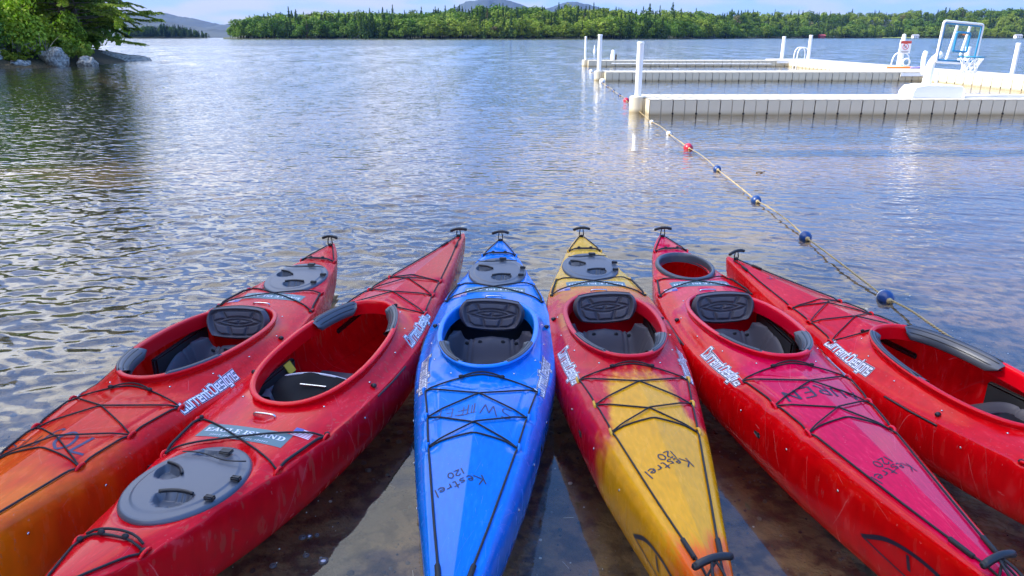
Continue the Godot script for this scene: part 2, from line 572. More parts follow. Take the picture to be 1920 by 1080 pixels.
func make_water() -> void:
	make_tile()
	boats = []
	for k in KAYAKS:
		boats.append([Vector2(k.x, k.z), Vector2(k.dx, k.dz).normalized(), k.get("long", 1.0)])
	var near := mat("lake_water", 0.022, 0.020, 0.009, 0.015)
	near.albedo_color.a = 0.07
	near.transparency = BaseMaterial3D.TRANSPARENCY_ALPHA
	var im := Image.create(TN, TN, false, Image.FORMAT_RGB8)
	for y in TN:
		for x in TN:
			var dx := (tile[y * TN + ((x + 1) & 255)] - tile[y * TN + ((x + 255) & 255)]) * TN / 2.0 * 0.075
			var dz := (tile[((y + 1) & 255) * TN + x] - tile[((y + 255) & 255) * TN + x]) * TN / 2.0 * 0.075
			var nn := Vector3(-dx, dz, 1.0).normalized()
			im.set_pixel(x, y, Color(nn.x * 0.5 + 0.5, nn.y * 0.5 + 0.5, nn.z * 0.5 + 0.5))
	var rippled: StandardMaterial3D = near.duplicate()
	rippled.resource_name = "rippled_water"
	rippled.normal_enabled = true
	rippled.normal_texture = ImageTexture.create_from_image(im)
	rippled.normal_scale = 1.0
	var mesh := ArrayMesh.new()
	# patches of falling fineness: x0, x1, z0, z1, dx, dz
	for s in [[-6.4, 6.4, -8.0, 0.9, 0.018, 0.018], [-13.0, 14.0, -16.0, -8.0, 0.06, 0.06], [-36.0, 36.0, -48.0, -16.0, 0.09, 0.12], [-110.0, 120.0, -150.0, -48.0, 0.28, 0.34],
			[-40.0, -6.4, -8.0, 0.9, 0.2, 0.2], [6.4, 40.0, -8.0, 0.9, 0.2, 0.2], [-40.0, -13.0, -16.0, -8.0, 0.2, 0.2], [14.0, 40.0, -16.0, -8.0, 0.2, 0.2], [-40.0, 40.0, 0.9, 4.5, 0.4, 0.4]]:
		var nx := int(roundf((s[1] - s[0]) / s[4])) + 1
		var nz := int(roundf((s[3] - s[2]) / s[5])) + 1
		var sx: float = (s[1] - s[0]) / (nx - 1)
		var sz: float = (s[3] - s[2]) / (nz - 1)
		var v := PackedVector3Array()
		v.resize(nx * nz)
		for j in nz:
			var z: float = s[2] + j * sz
			for i in nx:
				var x: float = s[0] + i * sx
				v[j * nx + i] = Vector3(x, wave_y(x, z, s[4] < 0.02), z)
		var n := PackedVector3Array()
		n.resize(nx * nz)
		for j in nz:
			var j0 := maxi(j - 1, 0)
			var j1 := mini(j + 1, nz - 1)
			for i in nx:
				var i0 := maxi(i - 1, 0)
				var i1 := mini(i + 1, nx - 1)
				n[j * nx + i] = Vector3(-(v[j * nx + i1].y - v[j * nx + i0].y) / (sx * (i1 - i0)), 1.0, -(v[j1 * nx + i].y - v[j0 * nx + i].y) / (sz * (j1 - j0))).normalized()
		var idx := PackedInt32Array()
		var holes: bool = s[4] < 0.02
		for j in nz - 1:
			for i in nx - 1:
				var k := j * nx + i
				if holes and in_boat(s[0] + (i + 0.5) * sx, s[2] + (j + 0.5) * sz): continue
				idx.append_array([k, k + 1, k + nx + 1, k, k + nx + 1, k + nx])
		var arr := []
		arr.resize(Mesh.ARRAY_MAX)
		arr[Mesh.ARRAY_VERTEX] = v
		arr[Mesh.ARRAY_NORMAL] = n
		arr[Mesh.ARRAY_INDEX] = idx
		var uv := PackedVector2Array()
		uv.resize(nx * nz)
		for k in nx * nz:
			var p := v[k]
			uv[k] = Vector2((p.x * 0.94 + p.z * 0.34) / FINE, (p.z * 0.94 - p.x * 0.34) / FINE)
		arr[Mesh.ARRAY_TEX_UV] = uv
		mesh.add_surface_from_arrays(Mesh.PRIMITIVE_TRIANGLES, arr)
		mesh.surface_set_material(mesh.get_surface_count() - 1, near if holes else rippled)
	var o := part("lake_water", mesh, null, self)
	tag(o, "", "", "", "structure")
	# open water out to the far shores: waves too small to build there, so a normal map
	var far := mat("open_water", 0.022, 0.020, 0.010, 0.10)
	far.albedo_color.a = 0.10
	far.transparency = BaseMaterial3D.TRANSPARENCY_ALPHA
	far.normal_enabled = true
	far.normal_texture = rippled.normal_texture
	far.normal_scale = 1.0
	var b := MB.new()
	for q in [[-6000.0, 6000.0, -7200.0, -400.0], [-6000.0, 6000.0, -400.0, -150.0], [-6000.0, -110.0, -150.0, -48.0], [120.0, 6000.0, -150.0, -48.0], [-6000.0, -40.0, -48.0, 5.0], [40.0, 6000.0, -48.0, 5.0]]:
		var qa := Vector3(q[0], 0, q[2])
		b.quad(qa, Vector3(q[1], 0, q[2]), Vector3(q[1], 0, q[3]), Vector3(q[0], 0, q[3]))
	for p in b.v:
		b.uv.append(Vector2(p.x / 9.0, p.z / 9.0))
	var f := part("open_lake_water", b.done(), far, self)
	tag(f, "", "", "", "structure")

# ---------- far shores -------------------------------------------------------------------
# pixel columns of the photograph -> direction; distances in metres
func dir_x(u: float) -> float: return (u - 960.0) / 1350.0 * 0.944

const FU := [380, 432, 520, 700, 960, 1240, 1330, 1420, 1600, 1800, 1960, 2300]
const FZ := [640, 600, 580, 560, 560, 600, 720, 900, 1100, 1100, 1050, 900]
const FT := [0, 1.5, 8, 9, 15, 12, 14, 21, 26, 30, 32, 30]   # rise of the ground behind the shore

func far_z(u: float) -> float: return table(u, FU, FZ)

func far_y(u: float, d: float) -> float:
	return 0.4 + table(u, FU, FT) * smoothstep(0.0, 170.0, d) - maxf(0.0, d - 260.0) * 0.02

func make_hills() -> void:
	var b := MB.new()
	b.grid(90, 14, func(i: int, j: int) -> Vector3:
		var u := 418.0 + i * 20.0
		var d := [-2.0, 0.0, 6.0, 15.0, 30.0, 50.0, 75.0, 100.0, 130.0, 160.0, 200.0, 260.0, 330.0, 420.0][j] as float
		var z := far_z(u) + d
		var y := far_y(u, maxf(d, 0.0)) if j > 0 else -1.0
		return Vector3(dir_x(u) * z, y, -z))
	var fm := mat("forest_floor", 0.03, 0.04, 0.015, 0.95)
	tag(part("far_shore_hill", b.done(), fm, self), "", "", "", "structure")
	# blue mountains: each a ridge with a front and a back slope
	var ridge := noise(0.0016, 5, 61)
	var hm := mat("mountain_forest", 0.016, 0.03, 0.034, 0.95)
	# rows: name, distance, [u, v of the crest]
	for r in [["mountain", 5200.0, [[700, 60], [800, 36], [845, 22], [880, 8], [920, 3], [955, 5], [1000, 22], [1060, 44], [1140, 66]]],
			["mountain", 5600.0, [[920, 66], [980, 36], [1020, 20], [1060, 11], [1090, 10], [1130, 19], [1180, 32], [1260, 50], [1380, 66]]],
			["mountain", 4600.0, [[60, 40], [180, 30], [262, 28], [320, 29], [370, 38], [410, 46], [440, 46], [520, 60], [640, 68]]],
			["mountain", 2600.0, [[60, 36], [200, 34], [270, 36], [310, 42], [360, 52], [420, 58], [500, 66]]],
			["mountain", 3600.0, [[1150, 66], [1250, 34], [1290, 28], [1340, 32], [1450, 44], [1560, 62]]]]:
		var us := []
		var hs := []
		for p in r[2]:
			us.append(p[0]); hs.append((69.5 - p[1]) / 1350.0 * 0.944 * r[1] + 2.0)
		var u0: float = us[0]
		var u1: float = us[us.size() - 1]
		var g := MB.new()
		g.grid(140, 15, func(i: int, j: int) -> Vector3:
			var u := lerpf(u0, u1, i / 139.0)
			var t := j / 9.0
			var z: float = r[1] + (t - 1.0) * 1300.0
			var x: float = dir_x(u) * r[1] * lerpf(0.85, 1.0, clampf(t, 0, 1))
			var crest := table(u, us, hs)
			var f := 1.0 - absf(t - 1.0)
			var y: float = crest * clampf(f, -0.2, 1.0)
			y += ridge.get_noise_2d(x * 3.0, z * 1.4) * crest * 0.16 * (1.0 if j != 9 else 0.45)
			if j == 9: y += absf(ridge.get_noise_2d(x * 40.0, 5.0)) * 9.0
			return Vector3(x, y - 3.0, -z))
		var o := part("mountain", g.done(), hm, self)
		tag(o, "", "", "", "structure")

func leaf_quad(b: MB, p: Vector3, out: Vector3, s: float, col: Color, r: RandomNumberGenerator, slim := 1.0) -> void:
	var n := (out + Vector3(r.randfn(), r.randfn(), r.randfn()) * 0.55).normalized()
	var t := n.cross(Vector3(r.randfn(), r.randfn(), r.randfn())).normalized()
	var w := n.cross(t) * s * r.randf_range(0.35, 0.6) * slim
	t *= s * 0.6
	var k := b.v.size()
	b.v.append(p - t); b.v.append(p + w + n * s * 0.08); b.v.append(p + t); b.v.append(p - w + n * s * 0.08)
	b.i.append_array([k, k + 1, k + 2, k, k + 2, k + 3])
	for q in 4: b.c.append(col)

func far_tree(conifer: bool, sd: int) -> ArrayMesh:   # about 1 unit tall, base at 0
	var r := RandomNumberGenerator.new()
	r.seed = sd
	var b := MB.new()
	b.tube([Vector3(0, -0.05, 0), Vector3(0, 0.5, 0)], 0.012, 5, false, 0.008)
	b.paint(Color(0.08, 0.06, 0.045), 0)
	if conifer:
		var n := 230
		var wide := r.randf_range(0.17, 0.24)
		for k in n:
			var h := pow(r.randf(), 0.8)
			var lay := 0.75 + 0.35 * sin(h * 42.0 + sd)
			var rad := wide * (1.0 - h) * lay * (0.35 + 0.65 * sqrt(r.randf())) + 0.006
			var a := r.randf() * TAU
			var o := Vector3(cos(a), 0.1, sin(a))
			leaf_quad(b, Vector3(cos(a) * rad, 0.06 + h * 0.95 - rad * 0.25, sin(a) * rad), o, 0.075 * (1.15 - h * 0.75), Color(0.8, 0.8, 0.8) * r.randf_range(0.75, 1.2), r)
	else:
		var lobes := []
		for k in 9:
			var a := r.randf() * TAU
			var h := r.randf_range(0.3, 0.85)
			var rr := 0.17 * sqrt(r.randf()) * (1.25 - h * 0.6)
			lobes.append([Vector3(cos(a) * rr, h, sin(a) * rr), r.randf_range(0.10, 0.17)])
		for k in 360:
			var l: Array = lobes[k % 9]
			var d := Vector3(r.randfn(), r.randfn() * 0.85, r.randfn()).normalized()
			var p: Vector3 = l[0] + d * l[1] * r.randf_range(0.7, 1.08)
			leaf_quad(b, p, d, 0.06, Color(0.9, 0.9, 0.9) * r.randf_range(0.75, 1.2), r)
	return b.done()

func make_forest() -> void:
	var r := RandomNumberGenerator.new()
	r.seed = 5
	var kinds := []
	for k in 4: kinds.append([far_tree(true, 100 + k), [], []])
	for k in 5: kinds.append([far_tree(false, 200 + k), [], []])
	var patch := noise(0.006, 3, 71)
	var add := func(u: float, d: float, scale: float) -> void:
		var z := far_z(u) + d
		var x := dir_x(u) * z
		var mix := patch.get_noise_2d(x * 2.0, z * 2.0)
		var con: bool = r.randf() < 0.24 + mix * 1.1
		var kind := r.randi() % 4 if con else 4 + r.randi() % 5
		var h := (r.randf_range(10.5, 17.0) if con else r.randf_range(8.5, 15.5)) * scale * (1.0 + 0.5 * patch.get_noise_2d(x * 4.0 + 90.0, z * 4.0))
		var fat := r.randf_range(0.85, 1.25) * (1.1 if con else 1.4)
		var t := Transform3D(Basis(Vector3.UP, r.randf() * TAU).scaled(Vector3(h * fat, h, h * fat)), Vector3(x, far_y(u, d) - 0.3, -z))
		var warm := clampf(0.5 + 1.4 * patch.get_noise_2d(x + 500.0, z) + r.randfn(0, 0.2), 0, 1)
		var c := Color(0.045, 0.085, 0.022) if con else Color(0.085, 0.155, 0.022).lerp(Color(0.19, 0.245, 0.032), warm)
		if r.randf() < 0.012: c = Color(0.16, 0.13, 0.07)
		c *= r.randf_range(0.75, 1.25)
		kinds[kind][1].append(t)
		kinds[kind][2].append(Color(c.r, c.g, c.b))
	# the front row along the water, then the slope behind
	var u := 432.0
	while u < 2060.0:
		var stepm := r.randf_range(2.2, 4.4)
		add.call(u, r.randf_range(1.0, 9.0), r.randf_range(0.55, 1.0))
		u += stepm / far_z(u) * 1430.0
	for k in 4300:
		u = r.randf_range(434.0, 2060.0)
		var d := 6.0 + 240.0 * pow(r.randf(), 1.3)
		if u < 470 and d > (u - 428.0) * 3.0: continue
		add.call(u, d, 1.0)
	# the small wooded island far left
	for k in 230:
		var iu := r.randf_range(226.0, 392.0)
		var z := 930.0 + r.randf_range(0, 45)
		var e := 1.0 - pow((iu - 305.0) / 90.0, 2.0)
		var con: bool = r.randf() < 0.6
		var h := r.randf_range(8.0, 16.0) * (0.35 + 0.65 * maxf(e, 0.0))
		kinds[0 if con else 5][1].append(Transform3D(Basis(Vector3.UP, r.randf() * TAU).scaled(Vector3(h, h, h) * Vector3(1.2, 1, 1.2)), Vector3(dir_x(iu) * z, 0.3 + 1.5 * maxf(e, 0.0), -z)))
		kinds[0 if con else 5][2].append((Color(0.03, 0.055, 0.02) if con else Color(0.06, 0.10, 0.025)) * r.randf_range(0.8, 1.2))
	var isl := MB.new()
	isl.ball(Vector3(dir_x(309.0) * 955.0, -1.0, -955.0), Vector3(58, 3.2, 26), 24)
	tag(part("island_ground", isl.done(), M.forest_floor, self), "", "", "", "structure")
	for k in kinds.size():
		var mm := MultiMesh.new()
		mm.transform_format = MultiMesh.TRANSFORM_3D
		mm.use_colors = true
		mm.mesh = kinds[k][0]
		mm.instance_count = kinds[k][1].size()
		for q in kinds[k][1].size():
			mm.set_instance_transform(q, kinds[k][1][q])
			mm.set_instance_color(q, kinds[k][2][q])
		var o := MultiMeshInstance3D.new()
		o.name = numbered("far_conifer_forest" if k < 4 else "far_leafy_forest")
		o.multimesh = mm
		o.material_override = M.far_leaf
		add_child(o)
		tag(o, "dark conifers of the wood along the far shore" if k < 4 else "light green leafy trees of the wood along the far shore", "forest", "", "stuff")
	# houses and a clearing on the right-hand far shore
	var lawn := MB.new()
	lawn.grid(12, 4, func(i: int, j: int) -> Vector3:
		var lu := 1655.0 + i * 6.0
		var z := far_z(lu) - 3.0 + j * 6.0
		return Vector3(dir_x(lu) * z, 0.5 + j * 0.9, -z))
	tag(part("lawn", lawn.done(), M.lawn, self), "", "", "", "structure")
	for hh in [[1541.0, 8.0, 3.0, 5.0, "red", "small cabin with a dark red roof among far shore trees"], [1716.0, 9.0, 3.2, 5.0, "grey", "pale boathouse with grey roof by the lawn on far shore"], [1909.0, 10.0, 3.2, 5.0, "grey", "pale boathouse with grey roof at right edge of far shore"]]:
		var z := far_z(hh[0]) - 6.0
		var t := thing("lakeside_house", hh[5], "house", Vector3(dir_x(hh[0]) * z, 0.3, -z), 0.2, "houses on the far shore")
		var w := MB.new()
		w.box(Vector3(0, hh[2] / 2, 0), Vector3(hh[1], hh[2], hh[3]), 0.05)
		part("wall", w.done(), M.white_wall if hh[4] == "grey" else M.red_roof, t)
		var rf := MB.new()
		var x: float = hh[1] / 2 + 0.5
		var dd: float = hh[3] / 2 + 0.5
		var y0: float = hh[2]
		rf.quad(Vector3(-x, y0, dd), Vector3(x, y0, dd), Vector3(x, y0 + 2.0, 0), Vector3(-x, y0 + 2.0, 0))
		rf.quad(Vector3(x, y0, -dd), Vector3(-x, y0, -dd), Vector3(-x, y0 + 2.0, 0), Vector3(x, y0 + 2.0, 0))
		rf.tri(Vector3(-x, y0, dd), Vector3(-x, y0 + 2.0, 0), Vector3(-x, y0, -dd))
		rf.tri(Vector3(x, y0, dd), Vector3(x, y0, -dd), Vector3(x, y0 + 2.0, 0))
		rf.quad(Vector3(-x, y0, dd), Vector3(-x, y0, -dd), Vector3(x, y0, -dd), Vector3(x, y0, dd))
		part("roof", rf.done(), M.red_roof if hh[4] == "red" else M.grey_roof, t)
		for k in 3:
			var wd := MB.new()
			wd.box(Vector3(-hh[1] / 3 + k * hh[1] / 3, hh[2] * 0.5, hh[3] / 2 + 0.03), Vector3(1.3, 1.2, 0.06), 0.02)
			part("window", wd.done(), M.dark_inside, t)

# ---------- the wooded point on the left ----------------------------------------------------
func limb_tree(h: float, reach: float, branches: int, low: float, droop: float, lsize: float, col: Color, tip: Color, sd: int, lean := Vector3.ZERO) -> Array:
	var r := RandomNumberGenerator.new()
	r.seed = sd
	var tr := MB.new()
	var cr := MB.new()
	var spine := []
	for k in 9:
		var t := k / 8.0
		spine.append(Vector3(lean.x * t * t, h * t, lean.z * t * t) + Vector3(r.randfn() * 0.06, 0, r.randfn() * 0.06) * h * 0.1)
	tr.tube(spine, h * 0.020, 8, false, h * 0.003)
	for k in branches:
		var t := low + (0.97 - low) * (k + r.randf()) / branches
		var base: Vector3 = spine[int(t * 7.99)].lerp(spine[mini(int(t * 7.99) + 1, 8)], fmod(t * 7.99, 1.0))
		var a := r.randf() * TAU
		var ln := reach * (1.0 - pow(t, 1.6) * 0.82) * r.randf_range(0.6, 1.12)
		var dir := Vector3(cos(a), r.randf_range(0.0, 0.35), sin(a))
		if lean.length() > 0.1: ln *= 1.0 + 0.45 * dir.normalized().dot(lean.normalized())
		var pts := []
		for q in 7:
			var f := q / 6.0
			pts.append(base + dir * ln * f + Vector3(0, -droop * ln * f * f, 0) + Vector3(r.randfn(), r.randfn(), r.randfn()) * 0.03 * ln * f)
		tr.tube(pts, h * 0.0035 + 0.008, 4, false, 0.006)
		var n := int(ln * 52.0) + 10
		for q in n:
			var f := 0.16 + 0.86 * sqrt(r.randf())
			var i := mini(int(f * 6.0), 5)
			var p: Vector3 = pts[i].lerp(pts[i + 1], clampf(f * 6.0 - i, 0, 1.25))
			var side := Vector3(-sin(a), 0, cos(a)) * (1.0 if r.randf() < 0.5 else -1.0)
			var along := (Vector3(cos(a), -0.25 - droop * f, sin(a)) + side * r.randf_range(0.2, 1.5)).normalized()
			var sp := lsize * r.randf_range(0.7, 1.5) * (1.15 - 0.45 * f)
			# a spray: a few leaflets along a drooping twig
			for w in 4:
				var g := (w + 0.4) / 4.0
				var pp := p + along * sp * 3.0 * g + Vector3(0, -0.25 * sp * g * g, 0)
				var shade := clampf(f * 0.8 + g * 0.3, 0, 1)
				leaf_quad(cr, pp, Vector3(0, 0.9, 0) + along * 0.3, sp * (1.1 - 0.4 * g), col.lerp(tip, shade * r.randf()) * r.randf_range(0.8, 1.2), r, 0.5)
	return [tr.done(), cr.done()]

func leafy_clumps(size: Vector3, clumps: int, per: int, lsize: float, col: Color, tip: Color, sd: int) -> Array:
	var r := RandomNumberGenerator.new()
	r.seed = sd
	var tr := MB.new()
	var cr := MB.new()
	for k in clumps:
		var d := Vector3(r.randfn(), absf(r.randfn()) * 0.9, r.randfn()).normalized() * sqrt(r.randf_range(0.12, 1.0))
		var c := Vector3(d.x * size.x, 0.12 * size.y + absf(d.y) * size.y * 0.85, d.z * size.z)
		var rr := r.randf_range(0.16, 0.34) * (size.x + size.y + size.z) / 3.0
		var mid := Vector3(c.x * 0.35, c.y * 0.55, c.z * 0.35)
		tr.tube([Vector3(c.x * 0.1, -0.2, c.z * 0.1), mid, c], 0.03, 4, false, 0.008)
		var tone := r.randf_range(0.8, 1.2)
		for q in per:
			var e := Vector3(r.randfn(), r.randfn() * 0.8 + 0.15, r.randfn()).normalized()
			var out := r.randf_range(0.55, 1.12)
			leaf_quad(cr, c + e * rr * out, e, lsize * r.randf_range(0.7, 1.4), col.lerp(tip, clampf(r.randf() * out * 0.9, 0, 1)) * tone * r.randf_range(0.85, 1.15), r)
	return [tr.done(), cr.done()]

func plant(called: String, label: String, category: String, m: Array, at: Vector3, turn := 0.0, group := "", wood := "trunk") -> Node3D:
	var t := thing(called, label, category, at, turn, group)
	part(wood, m[0], M.bark, t)
	part("crown" if wood == "trunk" else "foliage", m[1], M.leaf, t)
	return t

func boulder(size: Vector3, sd: int) -> ArrayMesh:
	var n := noise(0.8, 3, sd)
	var b := MB.new()
	b.grid(29, 16, func(i: int, j: int) -> Vector3:
		var a := TAU * i / 28.0
		var e := PI * j / 15.0
		var d := Vector3(sin(e) * cos(a), cos(e), sin(e) * sin(a))
		var k := 1.0 + 0.42 * n.get_noise_3d(d.x * 1.3, d.y * 1.3, d.z * 1.3)
		# broken faces
		k = minf(k, 0.93 / maxf(0.2, d.dot(Vector3(0.5, 0.55, 0.67))))
		k = minf(k, 0.98 / maxf(0.2, d.dot(Vector3(-0.6, 0.75, 0.2))))
		return d * k * size)
	return b.done()

func make_left_shore() -> void:
	var dk := Color(0.075, 0.12, 0.024)
	var md := Color(0.19, 0.28, 0.035)
	var lt := Color(0.36, 0.48, 0.055)
	# the big conifer that leans out over the slab of rock
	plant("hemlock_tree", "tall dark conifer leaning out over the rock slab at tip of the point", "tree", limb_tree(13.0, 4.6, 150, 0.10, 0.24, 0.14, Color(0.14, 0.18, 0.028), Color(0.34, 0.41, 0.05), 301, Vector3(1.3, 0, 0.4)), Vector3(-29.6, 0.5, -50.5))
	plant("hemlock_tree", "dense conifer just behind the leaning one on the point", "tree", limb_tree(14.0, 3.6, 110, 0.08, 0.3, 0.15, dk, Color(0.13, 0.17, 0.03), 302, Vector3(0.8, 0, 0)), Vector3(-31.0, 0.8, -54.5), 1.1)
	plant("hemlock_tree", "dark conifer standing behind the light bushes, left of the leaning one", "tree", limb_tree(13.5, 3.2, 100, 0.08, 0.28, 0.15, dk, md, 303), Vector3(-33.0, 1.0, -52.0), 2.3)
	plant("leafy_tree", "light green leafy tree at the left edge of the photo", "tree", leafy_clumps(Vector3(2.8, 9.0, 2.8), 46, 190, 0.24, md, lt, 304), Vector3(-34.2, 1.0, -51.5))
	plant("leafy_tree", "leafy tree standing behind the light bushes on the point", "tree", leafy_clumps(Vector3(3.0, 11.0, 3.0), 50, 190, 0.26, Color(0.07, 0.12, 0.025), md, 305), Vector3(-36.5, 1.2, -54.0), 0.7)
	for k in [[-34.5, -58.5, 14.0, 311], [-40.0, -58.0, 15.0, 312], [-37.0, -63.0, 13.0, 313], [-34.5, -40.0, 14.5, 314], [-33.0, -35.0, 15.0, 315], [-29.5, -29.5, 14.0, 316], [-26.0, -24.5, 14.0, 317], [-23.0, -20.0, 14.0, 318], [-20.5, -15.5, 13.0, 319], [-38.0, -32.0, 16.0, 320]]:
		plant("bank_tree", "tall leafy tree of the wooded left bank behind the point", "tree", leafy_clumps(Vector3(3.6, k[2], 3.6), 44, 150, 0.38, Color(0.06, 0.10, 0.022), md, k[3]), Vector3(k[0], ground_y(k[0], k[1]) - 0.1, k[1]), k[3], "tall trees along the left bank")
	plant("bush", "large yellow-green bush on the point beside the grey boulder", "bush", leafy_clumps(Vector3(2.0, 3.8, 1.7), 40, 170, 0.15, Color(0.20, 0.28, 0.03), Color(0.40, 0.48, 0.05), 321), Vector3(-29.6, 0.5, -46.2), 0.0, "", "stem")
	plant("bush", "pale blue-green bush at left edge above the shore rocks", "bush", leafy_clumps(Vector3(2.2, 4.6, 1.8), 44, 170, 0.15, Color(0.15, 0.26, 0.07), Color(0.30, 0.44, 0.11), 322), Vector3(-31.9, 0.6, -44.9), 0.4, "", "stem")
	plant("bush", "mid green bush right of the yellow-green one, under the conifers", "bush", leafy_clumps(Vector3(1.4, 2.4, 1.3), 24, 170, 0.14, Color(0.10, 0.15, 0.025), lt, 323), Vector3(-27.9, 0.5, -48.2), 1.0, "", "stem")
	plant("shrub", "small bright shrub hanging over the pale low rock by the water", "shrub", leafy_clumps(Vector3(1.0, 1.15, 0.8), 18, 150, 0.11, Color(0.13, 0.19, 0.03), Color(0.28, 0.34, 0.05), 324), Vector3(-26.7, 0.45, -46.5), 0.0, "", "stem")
	plant("shrub", "low yellowish shrub between the shore rocks at far left", "shrub", leafy_clumps(Vector3(1.0, 0.55, 0.5), 14, 120, 0.10, Color(0.14, 0.17, 0.02), Color(0.30, 0.30, 0.03), 325), Vector3(-29.3, 0.25, -43.9), 0.0, "", "stem")
	# bare twigs under the bushes
	var r := RandomNumberGenerator.new()
	r.seed = 8
	var tw := MB.new()
	for k in 34:
		var p := Vector3(r.randf_range(-1.4, 1.6), r.randf_range(0.0, 0.5), r.randf_range(-0.4, 0.4))
		var q := p + Vector3(r.randf_range(-0.7, 0.7), r.randf_range(0.1, 0.8), r.randf_range(0.0, 0.5))
		tw.tube([p, p.lerp(q, 0.5) + Vector3(r.randfn(), r.randfn(), r.randfn()) * 0.07, q], 0.022, 4, false, 0.008)
	var br := part("dead_branches", tw.done(), M.twig_grey, self, Vector3(-28.7, 0.7, -44.6))
	tag(br, "bare grey twigs of dead brush below the light bushes", "dead branches")
	for q in [[Vector3(-27.5, 0.35, -45.4), Vector3(0.95, 0.75, 0.7), 331, "large grey lichen-covered boulder under the shrubs on the point"],
			[Vector3(-25.9, 0.12, -45.9), Vector3(0.62, 0.42, 0.5), 332, "pale low rock at the waterline below the small shrub"],
			[Vector3(-30.2, 0.4, -43.7), Vector3(0.75, 1.05, 0.6), 333, "tall pale boulder cut by the left edge of the photo"],
			[Vector3(-28.7, 0.1, -44.1), Vector3(0.7, 0.35, 0.45), 334, "dark low rock between the two larger boulders on left shore"]]:
		var o := part("boulder", boulder(q[1], q[2]), M.granite, self, q[0])
		o.rotation.y = q[2] * 0.7
		tag(o, q[3], "boulder", "rocks along the wooded point")
	var slab := part("rock_slab", boulder(Vector3(2.6, 0.6, 2.0), 335), M.granite, self, Vector3(-28.9, -0.05, -55.5))
	slab.rotation.z = -0.12
	tag(slab, "long low rock slab sloping into the lake under the leaning conifer", "rock")
	# tall trees of the left bank beside the beach: out of frame, they keep the sun off the boats
	var shade := leafy_clumps(Vector3(3.9, 15.5, 3.9), 74, 150, 0.55, Color(0.06, 0.10, 0.022), md, 341)
	var first: Node3D
	for k in [[-15.5, -5.2, 0.0, 1.0], [-16.5, -1.8, 1.3, 1.08], [-14.8, 1.6, 2.4, 1.0], [-19.5, -6.2, 3.7, 1.15], [-21.0, -2.6, 4.4, 1.15], [-19.5, 1.4, 5.0, 1.15], [-13.4, 4.6, 0.6, 1.0], [-18.0, 5.2, 2.0, 1.1], [-24.0, -6.0, 1.0, 1.2]]:
		var o: Node3D
		if first == null:
			first = plant("shore_tree", "tall leafy tree of the bank beside the beach", "tree", shade, Vector3.ZERO, 0.0, "tall leafy trees round the beach")
			o = first
		else:
			o = first.duplicate()
			o.name = numbered("shore_tree")
			add_child(o)
		o.position = Vector3(k[0], ground_y(k[0], k[1]) - 0.1, k[1])
		o.rotation.y = k[2]
		o.scale = Vector3.ONE * k[3]

# ---------- the swimming dock ----------------------------------------------------------------
const DECK := 0.34
var block_mesh: ArrayMesh
var pin_mesh: ArrayMesh

func dock_run(label: String, x0: float, z0: float, nx: int, nz: int, pins_front: bool) -> Node3D:
	# the run starts at its left front corner and goes to the right and away
	var t := thing("floating_dock", label, "dock", Vector3(x0, 0, z0), 0.0, "white floating docks of the swimming area")
	for j in nz:
		for i in nx:
			part("float_block", block_mesh, M.dock_plastic, t, Vector3((i + 0.5) * 0.53, 0, -(j + 0.5) * 0.53))
	if pins_front:
		for i in range(1, nx):
			part("connector", pin_mesh, M.black_rubber, t, Vector3(i * 0.53, 0.035, 0.004))
	else:
		for j in range(1, nz):
			part("connector", pin_mesh, M.black_rubber, t, Vector3(-0.004, 0.05, -j * 0.53))
	return t

func stained(b: MB) -> void:   # the weed line at the waterline of white plastic
	for p in b.v:
		var w := 1.0 - smoothstep(0.0, 0.10, p.y)
		b.c.append(Color(0.66, 0.64, 0.59).lerp(Color(0.28, 0.22, 0.10), w * 0.8))

func piling(x: float, z: float, top: float, r: float, label: String, bracket: bool, tilt := 0.0) -> void:
	var t := thing("mooring_post", label, "post", Vector3(x, 0, z), 0.0, "white posts of the swimming dock")
	var b := MB.new()
	b.lathe([Vector2(r, -0.9), Vector2(r, top - 0.06), Vector2(r * 1.12, top - 0.05), Vector2(r * 1.12, top - 0.012), Vector2(r * 0.9, top), Vector2(0.001, top)], 14)
	part("pole", b.done(), M.white_plastic, t)
	if bracket:
		var c := MB.new()
		c.lathe([Vector2(0.19, -0.4), Vector2(0.19, 0.0), Vector2(0.19, 0.1), Vector2(0.19, DECK), Vector2(0.17, DECK + 0.025), Vector2(r + 0.004, DECK + 0.025)], 16)
		c.box(Vector3(0.2, DECK / 2 - 0.1, 0.0), Vector3(0.24, DECK + 0.2, 0.34), 0.02)
		stained(c)
		part("pile_bracket", c.done(), M.dock_plastic, t)
	if tilt != 0.0: t.rotation.z = tilt

